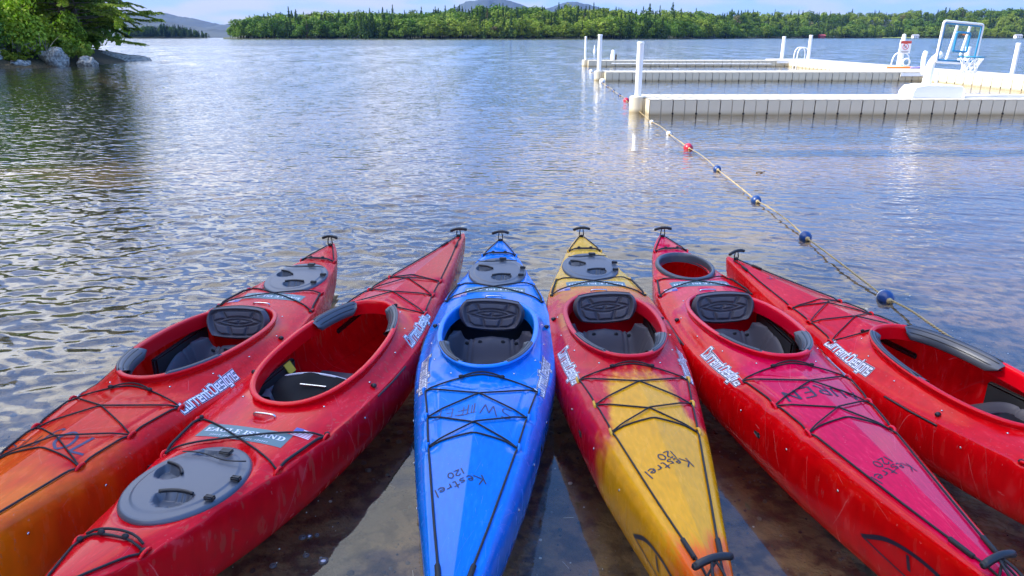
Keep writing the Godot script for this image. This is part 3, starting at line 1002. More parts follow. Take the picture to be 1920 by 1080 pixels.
func make_docks() -> void:
	var b := MB.new()
	b.box(Vector3(0, DECK / 2 - 0.13, 0), Vector3(0.526, DECK + 0.26, 0.526), 0.02)
	# the half seam down each side of a block
	var body := MB.new()
	for s in [-1, 1]:
		body.box(Vector3(s * 0.1325, DECK / 2 - 0.13, 0), Vector3(0.2625, DECK + 0.26, 0.528), 0.008)
	body.box(Vector3(0, DECK / 2 - 0.135, 0), Vector3(0.1, DECK + 0.25, 0.521), 0.004)
	# more rows of vertices for the stain
	var fine := MB.new()
	fine.v = body.v
	fine.i = body.i
	for s in [-1, 1]:
		for q in 2:
			var o := Vector3(s * 0.1325, 0, 0.2655 * (1 if q else -1))
			fine.grid(2, 5, func(i: int, j: int) -> Vector3: return o + Vector3((i - 0.5) * 0.244, [-0.25, 0.0, 0.06, 0.12, DECK - 0.022][j], 0))
			var o2 := Vector3(0.2652 * s, 0, (q - 0.5) * 0.26)
			fine.grid(2, 5, func(i: int, j: int) -> Vector3: return o2 + Vector3(0, [-0.25, 0.0, 0.06, 0.12, DECK - 0.022][j], (i - 0.5) * 0.23))
	stained(fine)
	block_mesh = fine.done()
	var pn := MB.new()
	pn.box(Vector3.ZERO, Vector3(0.05, 0.045, 0.03), 0.012)
	pin_mesh = pn.done()
	dock_run("nearest white floating dock, carrying the basketball hoop", 3.08, -16.58, 25, 3, true)
	dock_run("middle white floating dock, between the two swimming pools", 3.73, -29.8, 24, 3, true)
	dock_run("farthest white floating dock with the small white cone", 4.55, -44.8, 23, 3, true)
	dock_run("long white dock walkway running away along the right side", 16.42, -16.58, 5, 61, false)
	# white fascia pieces where the cross docks meet the walkway
	for q in [[15.9, -29.74], [16.2, -44.74]]:
		var g := MB.new()
		g.box(Vector3.ZERO, Vector3(1.0, 0.15, 0.05), 0.01)
		tag(part("dock_fascia", g.done(), M.white_plastic, self, Vector3(q[0], 0.262, q[1] + 0.03)), "white fascia board where the %s cross dock joins the walkway" % ("middle" if q[1] > -40 else "farthest"), "board")
	# a long handrail pipe lies along the far dock's face
	var pipe := MB.new()
	pipe.tube([Vector3(5.9, 0.17, -44.72), Vector3(15.4, 0.15, -44.72)], 0.02, 8)
	tag(part("pipe", pipe.done(), M.white_metal, self), "thin white pipe along the front of the farthest dock", "pipe")
	piling(2.93, -17.3, 1.56, 0.075, "white post in a bracket at left end of nearest dock", true, 0.0)
	piling(3.53, -30.5, 1.76, 0.085, "white post in a bracket at left end of middle dock", true)
	piling(4.42, -45.6, 1.70, 0.06, "thin white post at left end of the farthest dock", true)
	piling(17.0, -47.6, 1.70, 0.10, "white post at far corner, left of the pool ladder", false)
	piling(18.55, -47.3, 1.78, 0.10, "white post at far corner, right of the pool ladder", false)
	piling(19.13, -28.7, 1.45, 0.08, "white post on the walkway at right edge of the photo", false)
	piling(18.95, -31.5, 1.28, 0.11, "short white post seen through the clear backboard", false)
	# little white cone with a dark side
	var t := thing("marker_cone", "small white cone with a dark side on the farthest dock", "cone", Vector3(6.1, DECK + 0.01, -45.7))
	var c := MB.new()
	c.lathe([Vector2(0.14, 0), Vector2(0.14, 0.3), Vector2(0.08, 0.55), Vector2(0.001, 0.6)], 12)
	part("cone_body", c.done(), M.white_plastic, t)
	c = MB.new()
	c.box(Vector3(0.17, 0.16, 0.02), Vector3(0.1, 0.32, 0.12), 0.02)
	part("dark_panel", c.done(), M.bark, t)
	# far buoy
	c = MB.new()
	c.lathe([Vector2(0.001, -0.2), Vector2(0.16, -0.1), Vector2(0.16, 0.1), Vector2(0.07, 0.3), Vector2(0.05, 0.75), Vector2(0.001, 0.78)], 10)
	tag(part("marker_buoy", c.done(), M.white_plastic, self, Vector3(9.8, 0, -90.0)), "small white marker buoy out beyond the docks", "buoy")
	make_ladder()
	make_sign()
	make_hoop()
	# foam noodles
	for q in [["orange_foam", Vector3(16.75, 0, -33.6), Vector3(17.75, 0, -33.5), "orange foam noodle lying left of the sign post"], ["float_gold", Vector3(17.95, 0, -33.4), Vector3(18.6, 0, -33.9), "yellow foam noodle lying right of the sign post"], ["violet_foam", Vector3(17.6, 0, -33.2), Vector3(18.15, 0, -33.35), "violet foam noodle in front of the sign post"], ["aqua_foam", Vector3(17.3, 0, -34.6), Vector3(17.9, 0, -34.5), "pale green foam noodle behind the orange one"]]:
		var n := MB.new()
		n.tube([q[1] + Vector3(0, DECK + 0.045, 0), (q[1] + q[2]) / 2 + Vector3(0, DECK + 0.045, 0.04), q[2] + Vector3(0, DECK + 0.045, 0)], 0.04, 8)
		tag(part("foam_noodle", n.done(), M[q[0]], self), q[3], "foam noodle", "foam noodles on the dock")

func make_ladder() -> void:
	var t := thing("pool_ladder", "white pool ladder with curved rails at the far pool corner", "ladder", Vector3(16.42, 0, -43.6))
	for s in [-0.25, 0.25]:
		var p := spline([Vector3(-0.06, -0.7, s), Vector3(-0.06, 0.2, s), Vector3(-0.06, 0.75, s), Vector3(0.04, 1.02, s), Vector3(0.25, 1.1, s), Vector3(0.48, 1.0, s), Vector3(0.55, 0.7, s), Vector3(0.55, DECK, s)], 5)
		var b := MB.new()
		b.tube(p, 0.03, 8)
		part("rail", b.done(), M.white_metal, t)
	for y in [-0.4, -0.15, 0.1]:
		var b := MB.new()
		b.box(Vector3(-0.07, y, 0), Vector3(0.1, 0.03, 0.5), 0.008)
		part("step", b.done(), M.white_plastic, t)

func make_sign() -> void:
	var t := thing("sign_post", "white post with a red-headed warning sign between two curved rails", "sign post", Vector3(18.1, 0, -35.2))
	var b := MB.new()
	b.lathe([Vector2(0.13, DECK - 0.01), Vector2(0.13, 0.75), Vector2(0.13, 1.5), Vector2(0.10, 1.55), Vector2(0.08, 1.75), Vector2(0.05, 1.79), Vector2(0.001, 1.8)], 14)
	part("pole", b.done(), M.white_plastic, t)
	var s := part("sign_panel", box_mesh(Vector3(0.5, 0.56, 0.02), 0.006), M.white_print, t, Vector3(0.06, 1.22, 0.16))
	part("red_heading", box_mesh(Vector3(0.49, 0.12, 0.006), 0.002), M.sign_red, s, Vector3(0, 0.215, 0.012))
	var ring := MB.new()
	var pts := []
	for k in 24: pts.append(Vector3(cos(TAU * k / 24) * 0.13, 0.02 + sin(TAU * k / 24) * 0.13, 0.014))
	ring.tube(pts, 0.014, 5, true)
	ring.tube([Vector3(-0.09, 0.11, 0.014), Vector3(0.09, -0.07, 0.014)], 0.013, 5)
	part("prohibition_ring", ring.done(), M.sign_red, s)
	var fig := MB.new()
	fig.tube([Vector3(-0.05, -0.05, 0.0125), Vector3(0.0, 0.0, 0.0125), Vector3(0.05, 0.07, 0.0125)], 0.012, 5)
	fig.ball(Vector3(-0.07, 0.05, 0.012), Vector3(0.022, 0.022, 0.008), 8)
	part("pictogram", fig.done(), M.navy_print, s)
	part("text_line", box_mesh(Vector3(0.36, 0.022, 0.006), 0.002), M.bark, s, Vector3(0, -0.18, 0.0115))
	part("text_line", box_mesh(Vector3(0.3, 0.018, 0.006), 0.002), M.bark, s, Vector3(0, -0.225, 0.0115))
	for q in [-1, 1]:
		var rl := MB.new()
		rl.tube(spline([Vector3(q * 0.42, DECK, 0.05), Vector3(q * 0.38, 0.7, 0.05), Vector3(q * 0.28, 0.9, 0.04), Vector3(q * 0.12, 0.97, 0.02)], 5), 0.028, 8)
		part("rail", rl.done(), M.white_metal, t)
	part("life_ring", ring_mesh(0.16, 0.035), M.white_plastic, t, Vector3(0.2, DECK + 0.22, 0.2))

func box_mesh(size: Vector3, bev: float) -> ArrayMesh:
	var b := MB.new()
	b.box(Vector3.ZERO, size, bev)
	return b.done()

func ring_mesh(r: float, w: float) -> ArrayMesh:
	var b := MB.new()
	var pts := []
	for k in 20: pts.append(Vector3(cos(TAU * k / 20) * r, sin(TAU * k / 20) * r, 0))
	b.tube(pts, w, 7, true)
	return b.done()

func make_hoop() -> void:
	var t := thing("basketball_hoop", "poolside basketball hoop with clear backboard and white net on the nearest dock", "basketball hoop", Vector3(9.72, DECK, -17.25))
	# weighted base: higher at its back, sloping ends
	var b := MB.new()
	var prof := [[-0.60, 0.0, 0.34], [-0.585, 0.15, 0.33], [-0.52, 0.26, 0.31], [-0.3, 0.30, 0.30], [0.3, 0.29, 0.30], [0.52, 0.27, 0.31], [0.57, 0.22, 0.32], [0.58, 0.0, 0.34]]
	for face in [[0, 2], [1, 5], [4, 6]]:   # front, top and back as sheets of their own, so that the edges stay crisp
		b.grid(8, face[1] - face[0], func(i: int, jj: int) -> Vector3:
			var p: Array = prof[i]
			var j: int = jj + face[0]
			return Vector3(p[0], [0.0, p[1] * 0.93, p[1], p[1], p[1] * 0.93, 0.0][j], [p[2], p[2], p[2] - 0.03, -p[2] + 0.03, -p[2], -p[2]][j]))
	for e in [0, 7]:
		var p: Array = prof[e]
		b.quad(Vector3(p[0], 0, p[2]), Vector3(p[0], p[1], p[2]), Vector3(p[0], p[1], -p[2]), Vector3(p[0], 0, -p[2]))
	part("base", b.done(), M.white_plastic, t)
	var post := MB.new()
	post.tube(spline([Vector3(-0.1, 0.2, -0.1), Vector3(-0.08, 0.5, -0.12), Vector3(0.0, 0.78, -0.2), Vector3(0.22, 0.95, -0.3)], 5), 0.10, 12, false, 0.075)
	post.tube(spline([Vector3(-0.1, 0.5, -0.3), Vector3(-0.1, 0.8, -0.4), Vector3(-0.05, 1.0, -0.45)], 4), 0.05, 10)
	part("post", post.done(), M.white_plastic, t)
	var st := MB.new()
	st.tube([Vector3(0.42, 0.55, -0.62), Vector3(0.42, 0.2, -0.62)], 0.03, 8)
	part("stay", st.done(), M.white_metal, t)
	# board, turned towards the open pool
	var bd := Node3D.new()
	bd.name = "backboard"
	t.add_child(bd, true)
	bd.position = Vector3(0.64, 1.19, -0.35)
	bd.rotation.z = deg_to_rad(-3.0)
	bd.rotation.y = deg_to_rad(24.0)
	var w := 0.68
	var h := 0.44
	var fr := MB.new()
	var loop := func(ww: float, hh: float, r: float) -> Array:
		var o := []
		for q in 4:
			var cx: float = [ww - r, -ww + r, -ww + r, ww - r][q]
			var cy: float = [hh - r, hh - r, -hh + r, -hh + r][q]
			for k in 5: o.append(Vector3(cx + cos((q + k / 4.0) * PI / 2) * r, cy + sin((q + k / 4.0) * PI / 2) * r, 0))
		return o
	fr.tube(loop.call(w, h, 0.06), 0.028, 8, true)
	part("frame", fr.done(), M.white_plastic, bd)
	var bl := MB.new()
	bl.tube(loop.call(w - 0.045, h - 0.045, 0.04), 0.019, 8, true)
	part("blue_border", bl.done(), M.teal_paint, bd)
	var bi := MB.new()
	bi.tube(loop.call(0.23, 0.205, 0.03), 0.024, 8, true)
	part("target_square", bi.done(), M.teal_paint, bd, Vector3(0.05, 0.02, 0.012))
	part("label", box_mesh(Vector3(0.12, 0.03, 0.006), 0.002), M.orange_foam, bd, Vector3(0.04, 0.185, 0.03))
	var pane := MB.new()
	pane.quad(Vector3(-w + 0.03, -h + 0.03, 0), Vector3(w - 0.03, -h + 0.03, 0), Vector3(w - 0.03, h - 0.03, 0), Vector3(-w + 0.03, h - 0.03, 0))
	part("pane", pane.done(), M.clear_pane, bd)
	for x in [-0.16, 0.28]:
		var a := MB.new()
		a.tube([Vector3(x - 0.05, -h, -0.1), Vector3(x, h - 0.12, -0.04), Vector3(x, h - 0.03, -0.03)], 0.03, 8)
		part("strut", a.done(), M.white_plastic, bd)
	var rim := MB.new()
	var rp := []
	var rc := Vector3(0.12, -0.30, 0.29)
	for k in 28: rp.append(rc + Vector3(cos(TAU * k / 28) * 0.25, 0, sin(TAU * k / 28) * 0.25))
	rim.tube(rp, 0.016, 7, true)
	rim.box(rc + Vector3(0, 0, -0.27), Vector3(0.14, 0.06, 0.06), 0.01)
	part("rim", rim.done(), M.teal_paint, bd)
	var net := MB.new()
	for k in 12:
		for sgn in [-1, 1]:
			var p := []
			for q in 9:
				var f := q / 8.0
				var a: float = TAU * (k + sgn * f * 2.0) / 12.0
				var rr := lerpf(0.25, 0.13, pow(f, 0.7)) + 0.012 * sin(f * 9.0)
				p.append(rc + Vector3(cos(a) * rr, -0.36 * f, sin(a) * rr))
			net.tube(p, 0.009, 4)
	part("net", net.done(), M.net_white, bd)

# ---------- the rope with floats ----------------------------------------------------------------
func make_float_line() -> void:
	var F := [[2.50, -4.53, 0, 0.062], [2.56, -6.08, 0, 0.062], [2.61, -7.58, 0, 0.062], [2.71, -9.5, 0, 0.060], [2.78, -11.45, 2, 0.085], [2.83, -13.18, 1, 0.055], [2.87, -15.09, 1, 0.05],
		[3.14, -20.38, 2, 0.095], [3.23, -22.31, 3, 0.06], [3.28, -24.13, 3, 0.06], [3.36, -26.27, 3, 0.06], [3.45, -28.47, 3, 0.06], [3.55, -29.4, 4, 0.14], [3.71, -32.8, 1, 0.06], [3.99, -37.9, 4, 0.13], [4.2, -41.0, 0, 0.06]]
	var names := ["blue float with a white band", "white and blue float", "large red float", "small orange and blue float", "round white float"]
	var where := ["nearest the red kayak at right", "second out from the kayaks", "third out from the kayaks", "fourth out, before the red one", "halfway along the rope to the nearest dock", "just past the red float towards the dock", "last before the nearest dock post", "on the rope beyond the nearest dock", "first beyond the second red float", "second beyond the second red float", "third beyond the second red float", "last one before the middle dock", "beside the middle dock post", "first beyond the middle dock", "between the middle and farthest docks", "last one before the farthest dock"]
	var rope := [Vector3(2.47, 0.10, -3.2), Vector3(2.47, 0.06, -3.98)]
	for k in F.size():
		var f: Array = F[k]
		rope.append(Vector3(f[0], 0.012, f[1]))
		var t := thing("rope_float", "%s %s" % [names[f[2]], where[k]], "float", Vector3(f[0], 0.012, f[1]), -0.04, "floats strung on the rope")
		var r: float = f[3] * 0.86
		var a := MB.new()
		var c := MB.new()
		var e := MB.new()
		# an egg along the rope, in two colours
		var prof := []
		for q in 13: prof.append(Vector2(maxf(0.012, sin(PI * q / 12.0) * r), -cos(PI * q / 12.0) * r * 1.22))
		var main := ["float_blue", "float_white", "float_red", "float_blue", "float_white"][f[2]] as String
		var second := ["float_white", "float_blue", "float_red", "float_gold", "float_white"][f[2]] as String
		a.lathe(prof.slice(0, 5), 16)
		c.lathe(prof.slice(4, 6), 16)
		e.lathe(prof.slice(5, 13), 16)
		for m in [a, c, e]:
			for q in m.v.size():
				var p: Vector3 = m.v[q]
				m.v[q] = Vector3(p.x, p.z, p.y)   # lay the axis along the rope
		part("shell", e.done(), M[main], t)
		part("band", c.done(), M[second], t)
		part("shell", a.done(), M[main if f[2] != 1 else second], t)
		var g := MB.new()
		g.tube([Vector3(0, 0, r * 1.1), Vector3(0, 0, r * 1.5)], 0.022, 8, false, 0.015)
		part("rope_knot", g.done(), M.rope_yellow, t)
	rope.append(Vector3(4.42, 0.05, -45.4))
	var pts := []
	for k in rope.size() - 1:
		for q in 8:
			var f := q / 8.0
			var p: Vector3 = rope[k].lerp(rope[k + 1], f)
			p.y += 0.018 * sin(f * PI) if k > 1 else 0.0
			p.x += 0.02 * sin(f * PI) * (1 if k % 2 else -1)
			pts.append(p)
	var b := MB.new()
	# two strands laid round each other
	for s in 2:
		var st := []
		var lng := 0.0
		for k in pts.size() - 1:
			var n := 10 if k < 26 else 1
			for q in n:
				var p: Vector3 = pts[k].lerp(pts[k + 1], float(q) / n)
				lng += pts[k].distance_to(pts[k + 1]) / n
				var a := lng * 90.0 + s * PI
				st.append(p + Vector3(cos(a), sin(a), 0) * 0.0036)
		b.tube(st, 0.0052, 5)
	tag(part("float_rope", b.done(), M.rope_yellow, self), "tan rope holding the floats, running out from kayaks to the docks", "rope")

# ---------- kayaks -----------------------------------------------------------------------------
# s runs from the stern (0) to the bow (3.6); x is to the paddler's left
const KAYAKS := [
	{"x": -1.215, "z": -4.72, "dx": -0.145, "dz": 0.987, "look": 0, "label": "red kayak fading to orange at its bow, farthest left of the row"},
	{"x": -1.203, "z": -1.426, "dx": 0.2335, "dz": -0.972, "look": 1, "long": 1.015, "label": "crimson kayak with its big grey hatch nearest the camera, pointing out to the lake"},
	{"x": -0.078, "z": -4.845, "dx": -0.022, "dz": 1.0, "look": 2, "label": "blue kayak in the middle of the row"},
	{"x": 0.487, "z": -4.95, "dx": 0.012, "dz": 1.0, "look": 3, "label": "yellow kayak with a red cockpit, right of the blue one"},
	{"x": 1.055, "z": -4.95, "dx": 0.067, "dz": 0.997, "look": 4, "label": "magenta red kayak with its rear hatch open, right of the yellow one"},
	{"x": 2.319, "z": -1.42, "dx": -0.300, "dz": -0.954, "look": 5, "long": 0.87, "label": "red kayak cut by the right edge, farthest right, pointing out to the lake"}]
const S_W := [0.0, 0.06, 0.27, 0.55, 0.72, 0.96, 1.3, 1.6, 1.9, 2.2, 2.6, 2.9, 3.15, 3.37, 3.5, 3.57, 3.6]
const V_W := [0.012, 0.045, 0.125, 0.192, 0.235, 0.287, 0.322, 0.332, 0.318, 0.280, 0.217, 0.163, 0.112, 0.068, 0.042, 0.027, 0.013]
const S_G := [0.0, 0.3, 0.6, 1.2, 1.8, 2.4, 3.0, 3.6]
const V_G := [0.325, 0.285, 0.262, 0.238, 0.232, 0.246, 0.275, 0.325]
const S_R := [0.0, 0.3, 0.6, 1.0, 1.8, 2.2, 2.7, 3.2, 3.6]
const V_R := [0.012, 0.025, 0.030, 0.036, 0.07, 0.098, 0.086, 0.050, 0.014]
const S_K := [0.0, 0.05, 0.16, 0.4, 0.9, 1.8, 2.7, 3.15, 3.4, 3.54, 3.6]
const V_K := [0.25, 0.12, 0.03, -0.015, -0.04, -0.045, -0.035, -0.005, 0.06, 0.17, 0.27]
const PADS := [[0.27, 0.108], [0.765, 0.222], [1.015, 0.270], [2.19, 0.232], [2.43, 0.190], [2.65, 0.157]]

func wid(s: float) -> float: return table(s, S_W, V_W)
func gun(s: float) -> float: return table(s, S_G, V_G)
func rise(s: float) -> float: return table(s, S_R, V_R)

func egg_r(s: float, x: float) -> float:   # 1 on the line of the coaming
	var a := absf(s - 1.62) / 0.50
	var b := absf(x) / (0.235 * (1.0 - 0.07 * (s - 1.62) / 0.5))
	return pow(pow(a, 2.25) + pow(b, 2.25), 1.0 / 2.25)

func egg_pt(t: float, grow := 0.0) -> Vector2:   # (s, x); t = 0 at the front
	var c := cos(t)
	var n := sin(t)
	var s := 1.62 + (0.50 + grow) * signf(c) * pow(absf(c), 2.0 / 2.25)
	return Vector2(s, (0.235 * (1.0 - 0.07 * (s - 1.62) / 0.5) + grow) * signf(n) * pow(absf(n), 2.0 / 2.25))

func rim_y(s: float) -> float: return 0.300 + (s - 1.12) * 0.068

func hatch_y(s: float) -> float: return lerpf(0.308, 0.276, clampf((s - 0.37) / 0.46, 0, 1))

func deck_y(s: float, x: float) -> float:
	var w := wid(s) * 0.965
	var ax := absf(x)
	var u := clampf(ax / w, 0.0, 1.0)
	var g := gun(s)
	var r := rise(s)
	var front := smoothstep(1.9, 2.25, s)
	var pf := 1.0 - 0.40 * u / 0.74 if u < 0.74 else 0.60 * pow(1.0 - pow((u - 0.74) / 0.26, 1.9), 0.62)
	var pr := 1.0 - pow(u, 3.0)
	var y := g + r * lerpf(pr, pf, front)
	if s > 0.85 and s < 2.5:
		var d := (egg_r(s, x) - 1.0) * lerpf(0.24, 0.5, clampf(absf(s - 1.62) / 0.5 - 0.6, 0, 1))
		var t := rim_y(s) - 0.030 - maxf(d, 0.0) * 0.62
		t = lerpf(t, g, smoothstep(0.80, 1.0, u))
		var k := 0.018
		var h := clampf(0.5 + 0.5 * (t - y) / k, 0, 1)
		y = lerpf(y, t, h) + k * h * (1 - h)
	if s < 0.88:
		var e := sqrt(pow((s - 0.60) / 0.256, 2) + pow(x / 0.187, 2))
		if e < 1.05: y = lerpf(y, hatch_y(s) - 0.014 - 0.022 * smoothstep(0.92, 0.80, e), smoothstep(1.04, 0.93, e))
	for p in PADS:
		var ds: float = s - p[0]
		if absf(ds) < 0.06:
			var dx: float = ax - p[1]
			y -= 0.011 * exp(-(ds * ds + dx * dx) / 0.0007)
	# the moulded edge of the front deck panel, and the hollow for the rear bail
	if s > 2.1 and s < 2.75:
		var bend := 2.215 + 0.045 * cos(clampf(ax / 0.17, 0, 1) * PI)
		if ax < 0.185: y -= 0.006 * exp(-pow((s - bend) / 0.010, 2))
		if s > bend: y -= 0.004 * exp(-pow((ax - 0.185 + (s - 2.19) * 0.13) / 0.007, 2)) * smoothstep(2.75, 2.4, s)
	if absf(s - 1.03) < 0.06: y -= 0.016 * exp(-pow((s - 1.03) / 0.022, 2) - pow(x / 0.032, 2))
	return y

func deck_pt(s: float, x: float, lift := 0.0) -> Vector3:
	var e := 0.006
	var n := Vector3(-(deck_y(s, x + e) - deck_y(s, x - e)) / (2 * e), 1.0, -(deck_y(s + e, x) - deck_y(s - e, x)) / (2 * e)).normalized()
	return Vector3(x, deck_y(s, x), s - 1.8) + n * lift

func side_pt(s: float, t: float, side: float, lift := 0.0) -> Vector3:   # t: 0 at the deck edge, 1 at the keel
	var w := wid(s)
	var g := gun(s)
	var k := table(s, S_K, V_K)
	var hgt := g - k
	var P := [Vector2(0.965 * w, g), Vector2(w, g - 0.10 * hgt), Vector2(0.985 * w, k + 0.58 * hgt), Vector2(0.93 * w, k + 0.34 * hgt), Vector2(0.80 * w, k + 0.15 * hgt), Vector2(0.5 * w, k + 0.035 * hgt), Vector2(0.2 * w, k), Vector2(0.0, k)]
	var vee := lerpf(1.0, 0.72, maxf(smoothstep(2.6, 3.35, s), smoothstep(0.7, 0.1, s)))   # the ends are vee-shaped
	for q in range(2, 7): P[q].x *= lerpf(1.0, vee, minf(1.0, (q - 1) / 3.0))
	var f := clampf(t, 0, 1) * 7.0
	var i := mini(int(f), 6)
	var p: Vector2 = P[i].cubic_interpolate(P[i + 1], P[maxi(i - 1, 0)], P[mini(i + 2, 7)], f - i)
	if i == 6: p.x = maxf(p.x, 0.0)
	return Vector3(side * (p.x + lift), p.y, s - 1.8)

var hull_mesh: ArrayMesh
var hull_open: ArrayMesh
const SIDE_N := 16
const DECK_N := 81

func build_hull(open_hatch: bool) -> ArrayMesh:
	var b := MB.new()
	var ss := []
	for k in 251:
		var f := k / 250.0
		ss.append(3.6 * (f - 0.035 * sin(TAU * f)))
	# deck columns gather near the edges
	var us := []
	for k in DECK_N:
		var t := 2.0 * k / (DECK_N - 1) - 1.0
		us.append(clampf(t * 1.012, -1.0, 1.0) if absf(t) < 0.985 else signf(t))
	var nu := DECK_N + 2 * SIDE_N
	b.grid(nu, 251, func(i: int, j: int) -> Vector3:
		var s: float = ss[j]
		if i < SIDE_N: return side_pt(s, 1.0 - float(i) / SIDE_N, -1.0)
		if i >= SIDE_N + DECK_N: return side_pt(s, float(i - SIDE_N - DECK_N + 1) / SIDE_N, 1.0)
		var x: float = us[i - SIDE_N] * wid(s) * 0.965
		return Vector3(x, deck_y(s, x), s - 1.8))
	for j in 251:
		for i in nu:
			b.uv.append(Vector2(ss[j] / 3.6, i / (nu - 1.0)))
			b.uv2.append(Vector2(ss[j], (i - nu / 2.0) * 0.009))
	# leave the cockpit (and an open hatch) out
	var keep := PackedInt32Array()
	for t in range(0, b.i.size(), 3):
		var c := Vector3.ZERO
		var deck := true
		for q in 3:
			c += b.v[b.i[t + q]] / 3.0
			var col := b.i[t + q] % nu
			if col < SIDE_N or col >= SIDE_N + DECK_N: deck = false
		if deck and egg_r(c.z + 1.8, c.x) < 0.972: continue
		if deck and open_hatch and pow((c.z + 1.8 - 0.60) / 0.21, 2) + pow(c.x / 0.145, 2) < 1.0: continue
		keep.append_array([b.i[t], b.i[t + 1], b.i[t + 2]])
	b.i = keep
	# end caps at stem and stern
	for j in [0, 250]:
		var m := b.v.size()
		b.v.append(Vector3(0, gun(ss[j]) - 0.02, ss[j] - 1.8 + (0.004 if j else -0.004)))
		b.uv.append(Vector2(ss[j] / 3.6, 0.5)); b.uv2.append(Vector2(ss[j], 0))
		for i in nu - 1: b.i.append_array([m, j * nu + i + 1, j * nu + i] if j == 0 else [m, j * nu + i, j * nu + i + 1])
	return b.done()

func sweep_egg(prof: Array, t0: float, t1: float, n: int, full: bool) -> MB:   # prof: (outwards, up from rim)
	var b := MB.new()
	b.grid(n, prof.size(), func(i: int, j: int) -> Vector3:
		var t := lerpf(t0, t1, float(i) / (n if full else n - 1))
		var e := egg_pt(t)
		var d := (egg_pt(t, 0.02) - e).normalized()
		var q: Vector2 = prof[j]
		var fade := 1.0
		if not full:
			var f := minf(float(i), n - 1.0 - i)
			fade = clampf(sqrt(f / 4.0), 0.35, 1.0)
		var p := e + d * q.x
		return Vector3(p.y, rim_y(e.x) + (q.y if full else lerpf(-0.006, q.y, fade)), p.x - 1.8), full)
	return b

func groove(p: Vector2, lines: Array, w: float) -> float:
	var best := 1e9
	for l in lines:
		for k in l.size() - 1:
			best = minf(best, p.distance_to(Geometry2D.get_closest_point_to_segment(p, l[k], l[k + 1])))
	return exp(-pow(best / w, 2))

func arc2(a: Vector2, b: Vector2, bulge: float, n := 10) -> Array:
	var o := []
	for k in n + 1:
		var f := float(k) / n
		o.append(a.lerp(b, f) + Vector2(0, bulge * 4.0 * f * (1 - f)))
	return o

func build_backrest() -> ArrayMesh:
	var L := []
	L.append([Vector2(-0.80, 0.55), Vector2(-0.70, 0.74), Vector2(0.70, 0.74), Vector2(0.80, 0.55), Vector2(0.74, -0.55), Vector2(0.6, -0.74), Vector2(-0.6, -0.74), Vector2(-0.74, -0.55), Vector2(-0.80, 0.55)])
	L.append(arc2(Vector2(-0.74, 0.06), Vector2(0.74, 0.06), 0.28))
	L.append(arc2(Vector2(-0.74, 0.06), Vector2(0.74, 0.06), -0.30))
	L.append(arc2(Vector2(-0.42, 0.06), Vector2(0.42, 0.06), 0.14))
	L.append(arc2(Vector2(-0.42, 0.06), Vector2(0.42, 0.06), -0.15))
	L.append([Vector2(0.03, 0.2), Vector2(-0.03, -0.1)])
	L.append([Vector2(-0.55, 0.74), Vector2(-0.40, 0.30)])
	L.append([Vector2(0.55, 0.74), Vector2(0.40, 0.30)])
	L.append([Vector2(-0.26, -0.74), Vector2(-0.30, -0.2)])
	L.append([Vector2(0.26, -0.74), Vector2(0.30, -0.2)])
	var b := MB.new()
	var nx := 84
	var ny := 60
	b.grid(nx, ny, func(i: int, j: int) -> Vector3:
		var a := 2.0 * i / (nx - 1) - 1.0
		var c := 2.0 * j / (ny - 1) - 1.0
		var x := a * sqrt(1.0 - 0.36 * c * c) * (1.0 + 0.05 * c)
		var y := c * sqrt(1.0 - 0.36 * a * a)
		var edge := maxf(absf(a), absf(c))
		var z := 0.012 - 0.034 * pow(smoothstep(0.86, 1.0, edge), 1.6) - 0.014 * groove(Vector2(a, c), L, 0.05)
		z += 0.006 * (smoothstep(0.78, 0.88, edge))
		z -= 0.02 * a * a * 0.0
		return Vector3(x * 0.172, y * 0.086, z + 0.03 * a * a))
	return b.done()

func build_backplate() -> ArrayMesh:
	var b := MB.new()
	b.grid(24, 16, func(i: int, j: int) -> Vector3:
		var a := 2.0 * i / 23.0 - 1.0
		var c := 2.0 * j / 15.0 - 1.0
		return Vector3(a * sqrt(1.0 - 0.36 * c * c) * (1.0 + 0.05 * c) * 0.171, c * sqrt(1.0 - 0.36 * a * a) * 0.085, -0.026 + 0.03 * a * a + 0.006 * sin(a * 7.0) * cos(c * 3.0)))
	return b.done()

